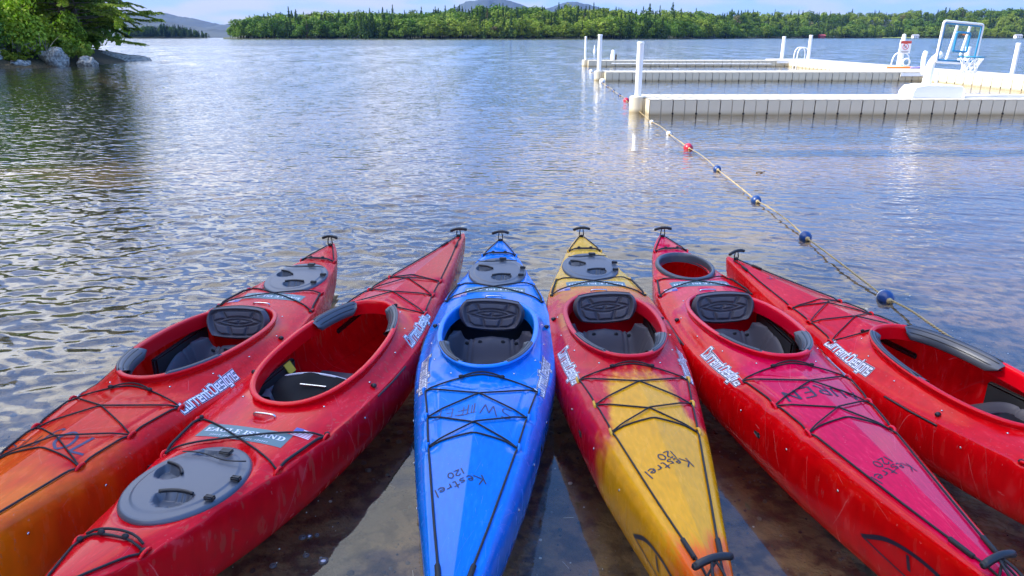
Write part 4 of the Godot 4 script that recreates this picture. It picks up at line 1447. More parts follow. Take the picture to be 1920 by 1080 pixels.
func build_seat() -> ArrayMesh:
	var b := MB.new()
	var rings := []
	for rr in [1.0, 0.74, 0.45]:
		var o := []
		for k in 33: o.append(Vector2(cos(TAU * k / 32) * 0.15 * rr, 0.30 + sin(TAU * k / 32) * 0.19 * rr))
		rings.append(o)
	for k in [[-0.05, 0.40, -0.07, 0.47], [0.05, 0.40, 0.07, 0.47], [-0.075, 0.30, -0.15, 0.30], [0.075, 0.30, 0.15, 0.30], [-0.11, 0.0, -0.12, 0.11], [0.11, 0.0, 0.12, 0.11], [-0.09, 0.0, -0.10, 0.11], [0.09, 0.0, 0.10, 0.11], [-0.16, 0.13, -0.2, 0.10], [0.16, 0.13, 0.2, 0.10], [-0.16, 0.18, -0.2, 0.17], [0.16, 0.18, 0.2, 0.17]]:
		rings.append([Vector2(k[0], k[1]), Vector2(k[2], k[3])])
	b.grid(70, 84, func(i: int, j: int) -> Vector3:
		var a := 2.0 * i / 69.0 - 1.0
		var c := j / 83.0
		var hw := 0.226 * (1.0 - 0.10 * pow(c, 3.0)) * (1.0 - 0.10 * smoothstep(0.25, 0.0, c))
		var x := a * hw
		var t := c * 0.56
		var back := smoothstep(0.13, 0.0, t)
		var y := 0.035 + 0.145 * smoothstep(0.66, 1.0, absf(a)) * smoothstep(1.0, 0.35, c) + 0.13 * back * (1.0 - 0.2 * absf(a)) + 0.03 * smoothstep(0.8, 1.0, c)
		y = minf(y, 0.035 + 0.16)
		y -= 0.009 * groove(Vector2(x * 0.9, t), rings, 0.006)
		return Vector3(x, y, 1.30 + t + 0.03 * back - 1.8))
	return b.done()

func half_disc(p: Vector2, o: Vector2, r: float, turn: float) -> bool:
	var q := (p - o).rotated(-turn)
	return q.length() < r and q.y > -0.15 * r

func build_hatch(flip: float) -> Array:   # [lid, rim, handles]
	var cups := [[Vector2(-0.078, -0.03), 0.052, 0.5], [Vector2(0.03, 0.10), 0.056, -0.12]]
	var b := MB.new()
	b.grid(90, 34, func(i: int, j: int) -> Vector3:
		var t := TAU * i / 90.0
		var r := [0.0, 0.03, 0.06, 0.1, 0.14, 0.18, 0.22, 0.26, 0.30, 0.34, 0.38, 0.42, 0.46, 0.50, 0.54, 0.58, 0.62, 0.66, 0.70, 0.73, 0.76, 0.78, 0.80, 0.82, 0.84, 0.87, 0.90, 0.93, 0.955, 0.975, 0.99, 1.0, 1.0, 0.97][j] as float
		var p := Vector2(cos(t) * 0.178 * r, sin(t) * 0.237 * r)
		var y := hatch_y(0.60 + p.y) + 0.002 + 0.007 * (1.0 - r * r)
		y -= 0.003 * smoothstep(0.79, 0.83, r)
		if r > 0.955: y -= 0.012 * pow((r - 0.955) / 0.045, 2.0)
		if j == 32: y -= 0.014
		if j == 33: y -= 0.024
		for c in cups:
			if half_disc(p * flip, c[0], c[1], c[2]): y -= 0.024
		var q := p * flip - Vector2(-0.02, -0.165)
		if absf(q.x) < 0.058 and absf(q.y) < 0.016: y -= 0.016
		return Vector3(p.x, y, 0.60 + p.y - 1.8), true)
	var lid := b.done()
	var g := []
	for c in cups:   # a ridge along the straight lip of each cup
		var m := MB.new()
		var e := Vector2(c[1], -0.15 * c[1]).rotated(c[2])
		var f := Vector2(-c[1], -0.15 * c[1]).rotated(c[2])
		var pts := []
		for k in 9:
			var p: Vector2 = c[0] + e.lerp(f, k / 8.0) + Vector2(0, -0.012 * sin(PI * k / 8.0)).rotated(c[2])
			p *= flip
			pts.append(Vector3(p.x, hatch_y(0.60 + p.y) + 0.014, 0.60 + p.y - 1.8))
		m.tube(pts, 0.006, 6)
		g.append(m.done())
	var st := MB.new()
	st.box(Vector3(0.03 * flip, hatch_y(0.60 - 0.165 * flip) + 0.020, 0.60 - 0.165 * flip - 1.8), Vector3(0.045, 0.012, 0.03), 0.004)
	g.append(st.done())
	for s in [0.60 - 0.03 * flip, 0.60 + 0.09 * flip]:
		var x: float = 0.160 * sqrt(1.0 - pow((s - 0.60) / 0.237, 2.0))
		var cl := MB.new()
		cl.box(Vector3(x * flip, hatch_y(s) + 0.012, s - 1.8), Vector3(0.035, 0.016, 0.02), 0.004)
		g.append(cl.done())
	# a faint moulded line across the lid
	var ln := MB.new()
	var lp := []
	for k in 13:
		var x := lerpf(-0.13, 0.12, k / 12.0)
		var s := 0.60 + flip * (-0.13 + 0.012 * sin(k * 0.5))
		lp.append(Vector3(x, hatch_y(s) + 0.0165, s - 1.8))
	ln.tube(lp, 0.003, 4)
	g.append(ln.done())
	return [lid, g]

func deck_cord(b: MB, p: Vector2, q: Vector2, r: float, lift := 0.004, arch := 0.0) -> void:   # (s, x) to (s, x)
	var n := maxi(3, int(p.distance_to(q) / 0.02))
	var pts := []
	for k in n + 1:
		var f := float(k) / n
		var m := p.lerp(q, f)
		m.x += arch * 4.0 * f * (1 - f)
		pts.append(Vector3(m.y, deck_y(m.x, m.y) + r + lift, m.x - 1.8))
	# taut: lift the line over hollows
	for pass_n in 3:
		for k in range(1, n):
			pts[k].y = maxf(pts[k].y, (pts[k - 1].y + pts[k + 1].y) / 2.0)
	b.tube(pts, r, 6)

func stroke(b: MB, pts: Array, w: float, place: Callable) -> void:   # a flat pen line; place maps (s-ward, x-ward)
	var p := spline(pts, 5) if pts.size() > 2 else [pts[0], pts[0].lerp(pts[1], 0.34), pts[0].lerp(pts[1], 0.67), pts[1]]
	var k := b.v.size()
	for q in p.size():
		var t: Vector2 = (p[mini(q + 1, p.size() - 1)] - p[maxi(q - 1, 0)]).normalized()
		var n := Vector2(-t.y, t.x) * w / 2.0
		b.v.append(place.call(p[q] + n)); b.v.append(place.call(p[q] - n))
		if q: b.i.append_array([k + q * 2 - 2, k + q * 2 - 1, k + q * 2 + 1, k + q * 2 - 2, k + q * 2 + 1, k + q * 2])

func V2(a: Array) -> Array:
	var o := []
	for k in range(0, a.size(), 2): o.append(Vector2(a[k], a[k + 1]))
	return o

func glyph(c: String) -> Array:   # [advance, strokes...] in a box one unit high
	match c:
		"K": return [0.75, [0.1, 1.0, 0.05, 0.0], [0.6, 1.0, 0.1, 0.45], [0.12, 0.48, 0.65, 0.0]]
		"e": return [0.55, [0.05, 0.28, 0.38, 0.36, 0.30, 0.52, 0.12, 0.46, 0.06, 0.18, 0.25, 0.02, 0.45, 0.12]]
		"s": return [0.5, [0.42, 0.48, 0.18, 0.48, 0.16, 0.32, 0.38, 0.2, 0.3, 0.02, 0.05, 0.06]]
		"t": return [0.5, [0.24, 0.9, 0.2, 0.3, 0.22, 0.05, 0.38, 0.02], [0.02, 0.55, 0.42, 0.6]]
		"r": return [0.5, [0.1, 0.5, 0.1, 0.02], [0.1, 0.3, 0.22, 0.48, 0.42, 0.46]]
		"l": return [0.3, [0.14, 1.0, 0.08, 0.0]]
		"1": return [0.35, [0.15, 1.0, 0.15, 0.0]]
		"2": return [0.65, [0.06, 0.8, 0.3, 1.0, 0.5, 0.75, 0.3, 0.4, 0.05, 0.04], [0.05, 0.04, 0.55, 0.03]]
		"0": return [0.7, [0.3, 1.0, 0.08, 0.7, 0.08, 0.25, 0.3, 0.0, 0.52, 0.3, 0.52, 0.72, 0.3, 1.0]]
		"7": return [0.7, [0.05, 1.0, 0.55, 1.0], [0.55, 1.0, 0.25, 0.0]]
		"N": return [0.85, [0.1, 0.0, 0.1, 1.0], [0.1, 1.0, 0.65, 0.0], [0.65, 0.0, 0.65, 1.0]]
		"E": return [0.75, [0.1, 0.0, 0.1, 1.0], [0.1, 1.0, 0.6, 1.0], [0.1, 0.52, 0.48, 0.52], [0.1, 0.0, 0.6, 0.0]]
		"R": return [0.8, [0.1, 0.0, 0.1, 1.0], [0.1, 1.0, 0.5, 0.95, 0.55, 0.65, 0.1, 0.5], [0.25, 0.5, 0.62, 0.0]]
		"U": return [0.8, [0.1, 1.0, 0.1, 0.3, 0.3, 0.0, 0.55, 0.2, 0.58, 1.0]]
		"A": return [0.8, [0.05, 0.0, 0.35, 1.0], [0.35, 1.0, 0.65, 0.0], [0.18, 0.38, 0.54, 0.38]]
		"S": return [0.75, [0.58, 0.85, 0.3, 1.0, 0.12, 0.75, 0.5, 0.4, 0.45, 0.05, 0.08, 0.12]]
		"W": return [1.0, [0.05, 1.0, 0.25, 0.0], [0.25, 0.0, 0.45, 0.8], [0.45, 0.8, 0.65, 0.0], [0.65, 0.0, 0.88, 1.0]]
		"I": return [0.4, [0.18, 1.0, 0.18, 0.0]]
		"F": return [0.7, [0.1, 0.0, 0.1, 1.0], [0.1, 1.0, 0.58, 1.0], [0.1, 0.52, 0.45, 0.52]]
		"T": return [0.75, [0.32, 1.0, 0.32, 0.0], [0.03, 1.0, 0.62, 1.0]]
		"J": return [0.55, [0.48, 1.0, 0.4, 0.25, 0.22, 0.0, 0.04, 0.12]]
	return [0.45]

func handwriting(text: String, size: float, pen: float, place: Callable) -> ArrayMesh:
	var b := MB.new()
	var x := 0.0
	for c in text:
		var g := glyph(c)
		for k in range(1, g.size()):
			var p := V2(g[k])
			for q in p.size(): p[q] = Vector2(p[q].x + x, p[q].y) * size
			stroke(b, p, pen, place)
		x += g[0]
	return b.done() if b.v.size() else null

func letters(text: String, size: float, width: float, bold: float, serif: bool, place: Callable, cuts := 1) -> ArrayMesh:
	var sf := SystemFont.new()
	sf.font_names = PackedStringArray(["Droid Serif" if serif else "Droid Sans"])
	sf.font_weight = 700
	var f := FontVariation.new()
	f.base_font = sf
	f.variation_embolden = bold
	var tm := TextMesh.new()
	tm.text = text
	tm.font = f
	tm.font_size = 48
	tm.pixel_size = 0.01
	tm.depth = 0.0
	tm.curve_step = 1.2
	var arr := tm.surface_get_arrays(0)
	var v: PackedVector3Array = arr[Mesh.ARRAY_VERTEX]
	var idx = arr[Mesh.ARRAY_INDEX]
	var b := MB.new()
	var sx := width / 2.0
	for p in v:
		b.v.append(place.call(Vector2(p.x * size, p.y * size)))
	if idx != null and idx.size(): b.i = idx
	else:
		for k in v.size(): b.i.append(k)
	return b.done()

func block_glyph(c: String) -> Array:   # squared lettering, straight strokes; x-height 0.68
	match c:
		"C": return [0.80, [0.62, 0.78, 0.62, 0.98, 0.08, 0.98, 0.08, 0.0, 0.62, 0.0, 0.62, 0.2]]
		"u": return [0.66, [0.08, 0.68, 0.08, 0.0, 0.48, 0.0, 0.48, 0.68]]
		"r": return [0.56, [0.08, 0.0, 0.08, 0.68, 0.42, 0.68]]
		"e": return [0.66, [0.46, 0.0, 0.08, 0.0, 0.08, 0.68, 0.48, 0.68, 0.48, 0.34, 0.08, 0.34]]
		"n": return [0.66, [0.08, 0.0, 0.08, 0.68, 0.48, 0.68, 0.48, 0.0]]
		"t": return [0.58, [0.18, 0.92, 0.18, 0.0, 0.42, 0.0], [0.02, 0.68, 0.42, 0.68]]
		"D": return [0.84, [0.08, 0.0, 0.08, 0.98, 0.50, 0.98, 0.66, 0.82, 0.66, 0.16, 0.50, 0.0, 0.08, 0.0]]
		"s": return [0.66, [0.48, 0.68, 0.08, 0.68, 0.08, 0.34, 0.48, 0.34, 0.48, 0.0, 0.06, 0.0]]
		"i": return [0.26, [0.08, 0.0, 0.08, 0.68], [0.08, 0.86, 0.08, 0.94]]
		"g": return [0.66, [0.48, 0.0, 0.08, 0.0, 0.08, 0.68, 0.48, 0.68, 0.48, -0.26, 0.10, -0.26]]
	return [0.10]

func block_letters(text: String, size: float, pen: float, place: Callable) -> ArrayMesh:   # place(point, lift)
	var b := MB.new()
	var x := 0.0
	var wide := 0.0
	for c in text: wide += block_glyph(c)[0]
	x = -wide / 2.0
	var n := 0
	for c in text:
		var g := block_glyph(c)
		for k in range(1, g.size()):
			var p := V2(g[k])
			for q in p.size() - 1:
				var a: Vector2 = (p[q] + Vector2(x, 0)) * size
				var e: Vector2 = (p[q + 1] + Vector2(x, 0)) * size
				var t := (e - a).normalized() * pen / 2.0
				var w := Vector2(-t.y, t.x)
				a -= t; e += t
				var lift := (n % 40) * 0.000006
				n += 1
				var parts := 3 if a.distance_to(e) > 0.02 else 1
				for h in parts:
					var a1 := a.lerp(e, float(h) / parts)
					var e1 := a.lerp(e, float(h + 1) / parts)
					b.quad(place.call(a1 + w, lift), place.call(e1 + w, lift), place.call(e1 - w, lift), place.call(a1 - w, lift))
		x += g[0]
	return b.done()

func hull_texture(look: int) -> Array:
	var w := 768
	var h := 192
	var n1 := noise(1.0, 4, 400 + look)
	var n2 := noise(9.0, 3, 420 + look)
	var alb := PackedByteArray()
	alb.resize(w * h * 3)
	var rgh := PackedByteArray()
	rgh.resize(w * h)
	var base_r: float = [0.26, 0.19, 0.11, 0.26, 0.13, 0.18][look]
	for y in h:
		var v := absf(y / (h - 1.0) - 0.5) * 2.0      # 0 at the centre line, 1 at the keel
		for x in w:
			var s := 3.6 * x / (w - 1.0)
			var px := s * 3.0
			var py := (y / (h - 1.0)) * 3.0
			var a := n1.get_noise_2d(px, py)
			var f := n2.get_noise_2d(px * 0.5, py)
			var c: Color
			match look:
				0:
					c = Color(0.70, 0.006, 0.014).lerp(Color(0.76, 0.006, 0.006), smoothstep(0.6, 1.4, s))
					c = c.lerp(Color(0.95, 0.19, 0.003), smoothstep(2.32, 3.08, s + 0.35 * a + 0.3 * (v - 0.5) - 0.25 * (y / (h - 1.0) - 0.5)))
				1:
					c = Color(0.80, 0.002, 0.010).lerp(Color(0.68, 0.006, 0.016), smoothstep(2.0, 2.9, s + 0.2 * a))
				2: c = Color(0.001, 0.19, 0.70)
				3:
					var red := Color(0.63, 0.003, 0.02)
					c = Color(0.86, 0.48, 0.05).lerp(Color(0.72, 0.20, 0.035), smoothstep(0.82, 1.05, s + 0.12 * a))
					c = c.lerp(red, smoothstep(1.02, 1.22, s + 0.22 * a + 0.1 * f))
					c = c.lerp(Color(0.72, 0.36, 0.012), smoothstep(0.10, 0.42, a + 0.3 * (v - 0.45)) * smoothstep(2.0, 1.7, s) * 0.55 * smoothstep(0.62, 0.54, v))
					c = c.lerp(Color(0.86, 0.39, 0.003), smoothstep(2.16, 2.34, s + 0.11 * a + 0.05 * f - 0.40 * smoothstep(0.25, 0.6, v)))
					c = c.lerp(Color(0.86, 0.13, 0.006), smoothstep(3.22, 3.36, s + 0.1 * a + 0.05 * f))
				4: c = Color(0.76, 0.001, 0.060).lerp(Color(0.74, 0.001, 0.004), smoothstep(0.44, 0.56, v))
				_: c = Color(0.78, 0.002, 0.006)
			c = c * (1.0 + 0.16 * f + 0.10 * a)
			# scuffs: paler, chalky
			var scuff := smoothstep(0.28, 0.6, f * 0.8 + 0.35 * a) * (0.16 if look != 2 else 0.06)
			if s > 0.3 and s < 1.2 and look in [0, 1, 3]: scuff *= 1.6
			c = c.lerp(Color(0.62, 0.42, 0.42), scuff * 0.35)
			# dry mud low on the sides
			var mud := smoothstep(0.32, 0.5, n2.get_noise_2d(px * 0.9 + 50.0, py * 0.9)) * smoothstep(0.52, 0.66, v) * smoothstep(0.95, 0.75, v)
			c = c.lerp(Color(0.26, 0.17, 0.08), mud * (0.30 if look == 1 else 0.05))
			c = c.linear_to_srgb()
			var k := (y * w + x) * 3
			alb[k] = int(clampf(c.r, 0, 1) * 255); alb[k + 1] = int(clampf(c.g, 0, 1) * 255); alb[k + 2] = int(clampf(c.b, 0, 1) * 255)
			rgh[y * w + x] = int(clampf(base_r + 0.16 * scuff * 3.0 + 0.3 * mud + 0.05 * a, 0.05, 1.0) * 255)
	return [Image.create_from_data(w, h, false, Image.FORMAT_RGB8, alb), Image.create_from_data(w, h, false, Image.FORMAT_L8, rgh)]

func scratch_texture() -> ImageTexture:
	var n := 1024
	var im := Image.create(n, n, false, Image.FORMAT_RGBA8)
	im.fill(Color(1, 1, 1, 0))
	var r := RandomNumberGenerator.new()
	r.seed = 99
	for k in 80:
		var p := Vector2(r.randf() * n, r.randf() * n)
		var a := r.randfn(0.0, 0.5) if r.randf() < 0.75 else r.randf() * TAU
		var len_px := int(pow(r.randf(), 2.5) * 240) + 12
		var bend := r.randfn(0, 0.0012)
		var c := Color(0.95, 0.88, 0.86, r.randf_range(0.05, 0.26)) if r.randf() < 0.72 else Color(0.05, 0.03, 0.05, r.randf_range(0.15, 0.45))
		for q in len_px:
			a += bend
			p += Vector2(cos(a), sin(a))
			var fade := minf(1.0, minf(q, len_px - q) / 12.0)
			im.set_pixel(posmod(int(p.x), n), posmod(int(p.y), n), Color(c.r, c.g, c.b, c.a * fade))
	for k in 600:
		var p := Vector2(r.randf() * n, r.randf() * n)
		var c := Color(0.05, 0.03, 0.03, r.randf_range(0.2, 0.6)) if r.randf() < 0.88 else Color(0.9, 0.85, 0.8, 0.35)
		for q in r.randi_range(2, 9): im.set_pixel(posmod(int(p.x + r.randfn() * 1.6), n), posmod(int(p.y + r.randfn() * 1.6), n), c)
	return ImageTexture.create_from_image(im)

func flag_texture() -> ImageTexture:
	var im := Image.create(78, 52, false, Image.FORMAT_RGB8)
	for k in 13: im.fill_rect(Rect2i(0, k * 4, 78, 4), Color(0.72, 0.2, 0.3) if k % 2 == 0 else Color(0.93, 0.92, 0.95))
	im.fill_rect(Rect2i(0, 0, 34, 28), Color(0.25, 0.32, 0.62))
	for y in 5:
		for x in 6: im.set_pixel(3 + x * 5, 3 + y * 5, Color(0.95, 0.95, 1.0))
	return ImageTexture.create_from_image(im)

func patch(s0: float, s1: float, x0: float, x1: float, lift: float, turn := 0.0) -> ArrayMesh:   # a sticker laid on the deck; u runs to -x, v to -s
	var b := MB.new()
	var c := Vector2((s0 + s1) / 2, (x0 + x1) / 2)
	b.grid(15, 9, func(i: int, j: int) -> Vector3:
		var q := Vector2(lerpf(s1, s0, j / 8.0), lerpf(x1, x0, i / 14.0))
		q = c + (q - c).rotated(turn)
		return deck_pt(q.x, q.y, lift))
	for j in 9:
		for i in 15: b.uv.append(Vector2(i / 14.0, j / 8.0))
	return b.done()

func toggle(at: Vector3, along: Vector3, r := 0.0098) -> ArrayMesh:
	var b := MB.new()
	var p := []
	for k in 11:
		var f := k / 10.0 - 0.5
		p.append(at + along * f * 0.104 + Vector3(0, -0.022 * f * f * 4.0 * 0.5, 0))
	b.tube(p, r, 10)
	b.ball(p[0], Vector3(r, r, r), 10)
	b.ball(p[10], Vector3(r, r, r), 10)
	return b.done()

func make_kayaks() -> void:
	hull_mesh = build_hull(false)
	hull_open = build_hull(true)
	var coam := sweep_egg([Vector2(-0.010, -0.055), Vector2(-0.006, -0.030), Vector2(-0.003, -0.014), Vector2(0.007, -0.011), Vector2(0.0095, -0.005), Vector2(0.006, 0.0), Vector2(-0.004, 0.0015), Vector2(-0.013, 0.0), Vector2(-0.018, -0.006), Vector2(-0.0195, -0.018), Vector2(-0.019, -0.05), Vector2(-0.017, -0.07)], 0.0, TAU, 140, true).done()
	# thigh pads: ribbed foam folded over the rim
	var pad_prof := [Vector2(0.004, 0.0005), Vector2(0.003, 0.0060), Vector2(-0.002, 0.0080), Vector2(-0.006, 0.0045), Vector2(-0.010, 0.0070), Vector2(-0.019, 0.0030), Vector2(-0.023, -0.003), Vector2(-0.027, -0.0030), Vector2(-0.036, -0.012), Vector2(-0.040, -0.019), Vector2(-0.043, -0.021), Vector2(-0.050, -0.034), Vector2(-0.051, -0.050), Vector2(-0.042, -0.056), Vector2(-0.022, -0.05)]
	var pads := [sweep_egg(pad_prof, 0.42, 1.22, 34, false).done(), sweep_egg(pad_prof, -1.22, -0.42, 34, false).done()]
	var long_pads := [sweep_egg(pad_prof, 0.40, 1.62, 44, false).done(), sweep_egg(pad_prof, -1.62, -0.40, 44, false).done()]
	var seams := []
	for q in [[0.46, 1.18], [-1.18, -0.46], [0.44, 1.58], [-1.58, -0.44]]:
		for off in [[-0.006, 0.0048], [-0.0245, -0.0025], [-0.0415, -0.0195]]:
			var b := MB.new()
			var p := []
			for k in 15:
				var t := lerpf(q[0], q[1], k / 14.0)
				var e := egg_pt(t)
				var d := (egg_pt(t, 0.02) - e).normalized()
				e += d * off[0]
				p.append(Vector3(e.y, rim_y(egg_pt(t).x) + off[1], e.x - 1.8))
			b.tube(p, 0.0026, 5)
			seams.append(b.done())
	var back := build_backrest()
	var plate := build_backplate()
	var seat := build_seat()
	var hatches := [build_hatch(1.0), build_hatch(-1.0)]
	var eye := MB.new()
	var ep := []
	for k in 9: ep.append(Vector3(0, sin(PI * k / 8.0) * 0.016 - 0.006, -cos(PI * k / 8.0) * 0.021))
	eye.tube(ep, 0.0058, 7)
	var eye_mesh := eye.done()
	var screw := MB.new()
	screw.ball(Vector3.ZERO, Vector3(0.0055, 0.003, 0.0055), 8)
	var screw_mesh := screw.done()
	# cords ------------------------------------------------------------------------
	var P := PADS
	var pp := func(k: int, side: float) -> Vector2: return Vector2(P[k][0], P[k][1] * side)
	var bungee := MB.new()
	for s in [-1.0, 1.0]:
		deck_cord(bungee, pp.call(3, s), pp.call(4, -s), 0.0031, 0.002)
		deck_cord(bungee, pp.call(4, s), pp.call(5, -s), 0.0031, 0.003 + 0.002 * s)
	deck_cord(bungee, pp.call(3, -1.0), pp.call(3, 1.0), 0.0031, 0.001, -0.045)
	deck_cord(bungee, Vector2(2.152, -0.085), Vector2(2.152, 0.085), 0.0034, 0.006, -0.018)
	deck_cord(bungee, pp.call(5, -1.0), pp.call(5, 1.0), 0.0031, 0.001, -0.03)
	for x in [-0.085, 0.085]: bungee.ball(Vector3(x, deck_y(2.155, x) + 0.012, 2.155 - 1.8), Vector3(0.012, 0.008, 0.009), 8)
	var bungee_mesh := bungee.done()
	var rear := MB.new()
	for s in [-1.0, 1.0]:
		deck_cord(rear, pp.call(1, s), pp.call(2, -s), 0.0038, 0.003 + 0.002 * s)
		deck_cord(rear, pp.call(1, s), pp.call(2, s), 0.0055, 0.004)
		rear.ball(Vector3(P[2][1] * s, deck_y(P[2][0], P[2][1]) + 0.012, P[2][0] + 0.015 - 1.8), Vector3(0.011, 0.008, 0.011), 8)
	var rear_mesh := rear.done()
	var line := MB.new()
	for s in [-1.0, 1.0]:
		deck_cord(line, pp.call(3, s), pp.call(4, s), 0.0036, 0.002)
		deck_cord(line, pp.call(4, s), pp.call(5, s), 0.0036, 0.002)
		deck_cord(line, pp.call(5, s), Vector2(3.10, 0.080 * s), 0.0036, 0.002)
		deck_cord(line, Vector2(3.10, 0.080 * s), Vector2(3.40, 0.026 * s), 0.0036, 0.002)
		line.tube([deck_pt(3.28, 0.047 * s, 0.006), deck_pt(3.36, 0.034 * s, 0.006)], 0.008, 6)
		deck_cord(line, Vector2(3.40, 0.026 * s), Vector2(3.50, 0.018 * s), 0.0036, 0.002)
	var line_mesh := line.done()
	var tri := MB.new()
	for s in [-1.0, 1.0]:
		deck_cord(tri, pp.call(0, s), Vector2(0.06, 0.018 * s), 0.0036, 0.002)
		tri.ball(Vector3(P[0][1] * s, deck_y(P[0][0], P[0][1]) + 0.012, P[0][0] - 1.8), Vector3(0.013, 0.009, 0.011), 8)
		tri.ball(Vector3(0.04 * s, deck_y(0.28, 0.04) + 0.012, 0.283 - 1.8), Vector3(0.012, 0.009, 0.010), 8)
	deck_cord(tri, pp.call(0, -1.0), pp.call(0, 1.0), 0.0042, 0.004, 0.012)
	deck_cord(tri, Vector2(0.285, -0.095), Vector2(0.285, 0.095), 0.0042, 0.008, 0.02)
	var tri_mesh := tri.done()
	var loops := []   # toggle cords, standing: [stern, bow], lying: bow
	for q in [0.05, 3.50]:
		var lp := MB.new()
		for x in [-0.012, 0.012]: lp.tube(spline([deck_pt(q, x, -0.005), Vector3(x * 1.2, gun(q) + 0.04, q - 1.8), Vector3(x * 0.8, gun(q) + 0.072, q - 1.8)], 4), 0.0035, 6)
		lp.ball(deck_pt(q, 0, 0.008), Vector3(0.014, 0.01, 0.012), 8)
		loops.append(lp.done())
	var low := MB.new()
	for x in [-0.016, 0.016]: low.tube(spline([Vector3(x * 0.4, deck_y(3.41, 0) + 0.026, 3.41 - 1.8), Vector3(x, deck_y(3.45, 0) + 0.02, 3.46 - 1.8), deck_pt(3.52, x * 0.9, 0.004)], 5), 0.0042, 6)
	low.tube(spline([Vector3(0.004, deck_y(3.41, 0) + 0.024, 3.41 - 1.8), Vector3(-0.03, deck_y(3.44, 0.03) + 0.012, 3.45 - 1.8), side_pt(3.5, 0.1, -1.0, 0.004)], 5), 0.0035, 6)
	var low_mesh := low.done()
	var tog_stern := toggle(Vector3(0, gun(0.05) + 0.082, 0.05 - 1.8), Vector3(1, 0.10, 0.2).normalized())
	var tog_bow := toggle(Vector3(0, gun(3.5) + 0.082, 3.50 - 1.8), Vector3(1, -0.12, -0.1).normalized())
	var tog_low := toggle(Vector3(0.0, deck_y(3.40, 0) + 0.030, 3.40 - 1.8), Vector3(1, 0.06, -0.30).normalized(), 0.0108)
	var bail := MB.new()
	bail.tube(spline([deck_pt(1.048, -0.045, -0.002), Vector3(-0.036, deck_y(1.048, 0.05) + 0.010, 1.048 - 1.8), Vector3(0.036, deck_y(1.048, 0.05) + 0.010, 1.048 - 1.8), deck_pt(1.048, 0.045, -0.002)], 5), 0.0045, 7)
	var bail_mesh := bail.done()
	# lettering ----------------------------------------------------------------------
	var brand := {}
	for side in [1.0, -1.0]:
		var layer := 0
		for q in [[0.0140, 0.0010], [0.0122, 0.0018], [0.0066, 0.0026]]:
			var lift: float = q[1]
			var put := func(p: Vector2, more: float) -> Vector3:
				p.x += 0.2 * p.y
				var s: float = 2.025 - p.x * side
				var x: float = wid(s) * 0.965 * 0.875 - (p.y - 0.018) * 0.92
				return deck_pt(s, x * side, lift + more)
			brand[[side, layer]] = block_letters("Current Designs", 0.0405, q[0], put)
			layer += 1
	var put_isl := func(p: Vector2) -> Vector3: return deck_pt(0.918 + p.y * 0.85, -p.x, 0.0022)
	var island := letters("EAGLE ISLAND", 0.088, 0.0, 0.3, true, put_isl)
	var small := MB.new()
	var rr := RandomNumberGenerator.new()
	rr.seed = 3
	for k in 26:
		var x := 0.12 - k * 0.0092
		if k in [5, 9, 15, 19]: continue
		stroke(small, [Vector2(0.878, x), Vector2(0.884 + rr.randf() * 0.004, x - 0.004)], 0.003, func(p: Vector2) -> Vector3: return deck_pt(p.x, p.y, 0.0022))
	var small_mesh := small.done()
	var sticker := patch(0.868, 0.958, -0.175, 0.175, 0.0012)
	var flag := patch(0.955, 1.008, -0.232, -0.160, 0.0012)
	var scratches := scratch_texture()
	var flag_mat := mat("flag_print", 1, 1, 1, 0.5)
	flag_mat.albedo_texture = flag_texture()
	for idx in KAYAKS.size():
		var kk: Dictionary = KAYAKS[idx]
		var look: int = kk.look
		var d := Vector2(kk.dx, kk.dz).normalized()
		var t := thing("kayak", kk.label, "kayak", Vector3(kk.x + d.x * 1.8 * kk.get("long", 1.0), 0, kk.z + d.y * 1.8 * kk.get("long", 1.0)), atan2(d.x, d.y), "kayaks in a row in the shallows")
		t.scale.z = kk.get("long", 1.0)
		var tex := hull_texture(look)
		var hm := mat("hull_plastic_%d" % look, 1, 1, 1, 1.0)
		hm.albedo_texture = ImageTexture.create_from_image(tex[0])
		hm.roughness_texture = ImageTexture.create_from_image(tex[1])
		hm.roughness_texture_channel = BaseMaterial3D.TEXTURE_CHANNEL_RED
		hm.metallic_specular = 0.38
		hm.backlight_enabled = true   # thin polyethylene lets some light through
		hm.backlight = Color(0.6, 0.6, 0.6)
		hm.texture_repeat = true
		hm.detail_enabled = true
		hm.detail_blend_mode = BaseMaterial3D.BLEND_MODE_MIX
		hm.detail_albedo = scratches
		hm.detail_uv_layer = BaseMaterial3D.DETAIL_UV_2
		hm.uv2_scale = Vector3(1.0, 1.0, 1.0)
		hm.uv2_offset = Vector3(idx * 0.37, idx * 0.21, 0)
		var sr: Color = [Color(0.64, 0.004, 0.012), Color(0.78, 0.002, 0.008), Color(0.001, 0.19, 0.70), Color(0.62, 0.004, 0.02), Color(0.74, 0.001, 0.024), Color(0.72, 0.001, 0.009)][look]
		var cm := mat("rim_plastic_%d" % look, sr.r, sr.g, sr.b, [0.30, 0.24, 0.22, 0.30, 0.22, 0.24][look])
		cm.metallic_specular = 0.38
		var em: StandardMaterial3D = cm if look != 3 else mat("eye_plastic", 0.72, 0.36, 0.012, 0.35)
		var hull := part("hull", hull_open if look == 4 else hull_mesh, hm, t)
		part("coaming", coam, cm, t)
		for q in 2:
			var tp := part("thigh_pad", long_pads[q] if look == 5 else pads[q], M.pad_grey, t)
			for w in 3: part("pad_seam", seams[(q + (2 if look == 5 else 0)) * 3 + w], M.black_rubber, tp)
		part("seat", seat, M.foam_grey, t)
		var bk := part("backrest", back, M.foam_grey, t)
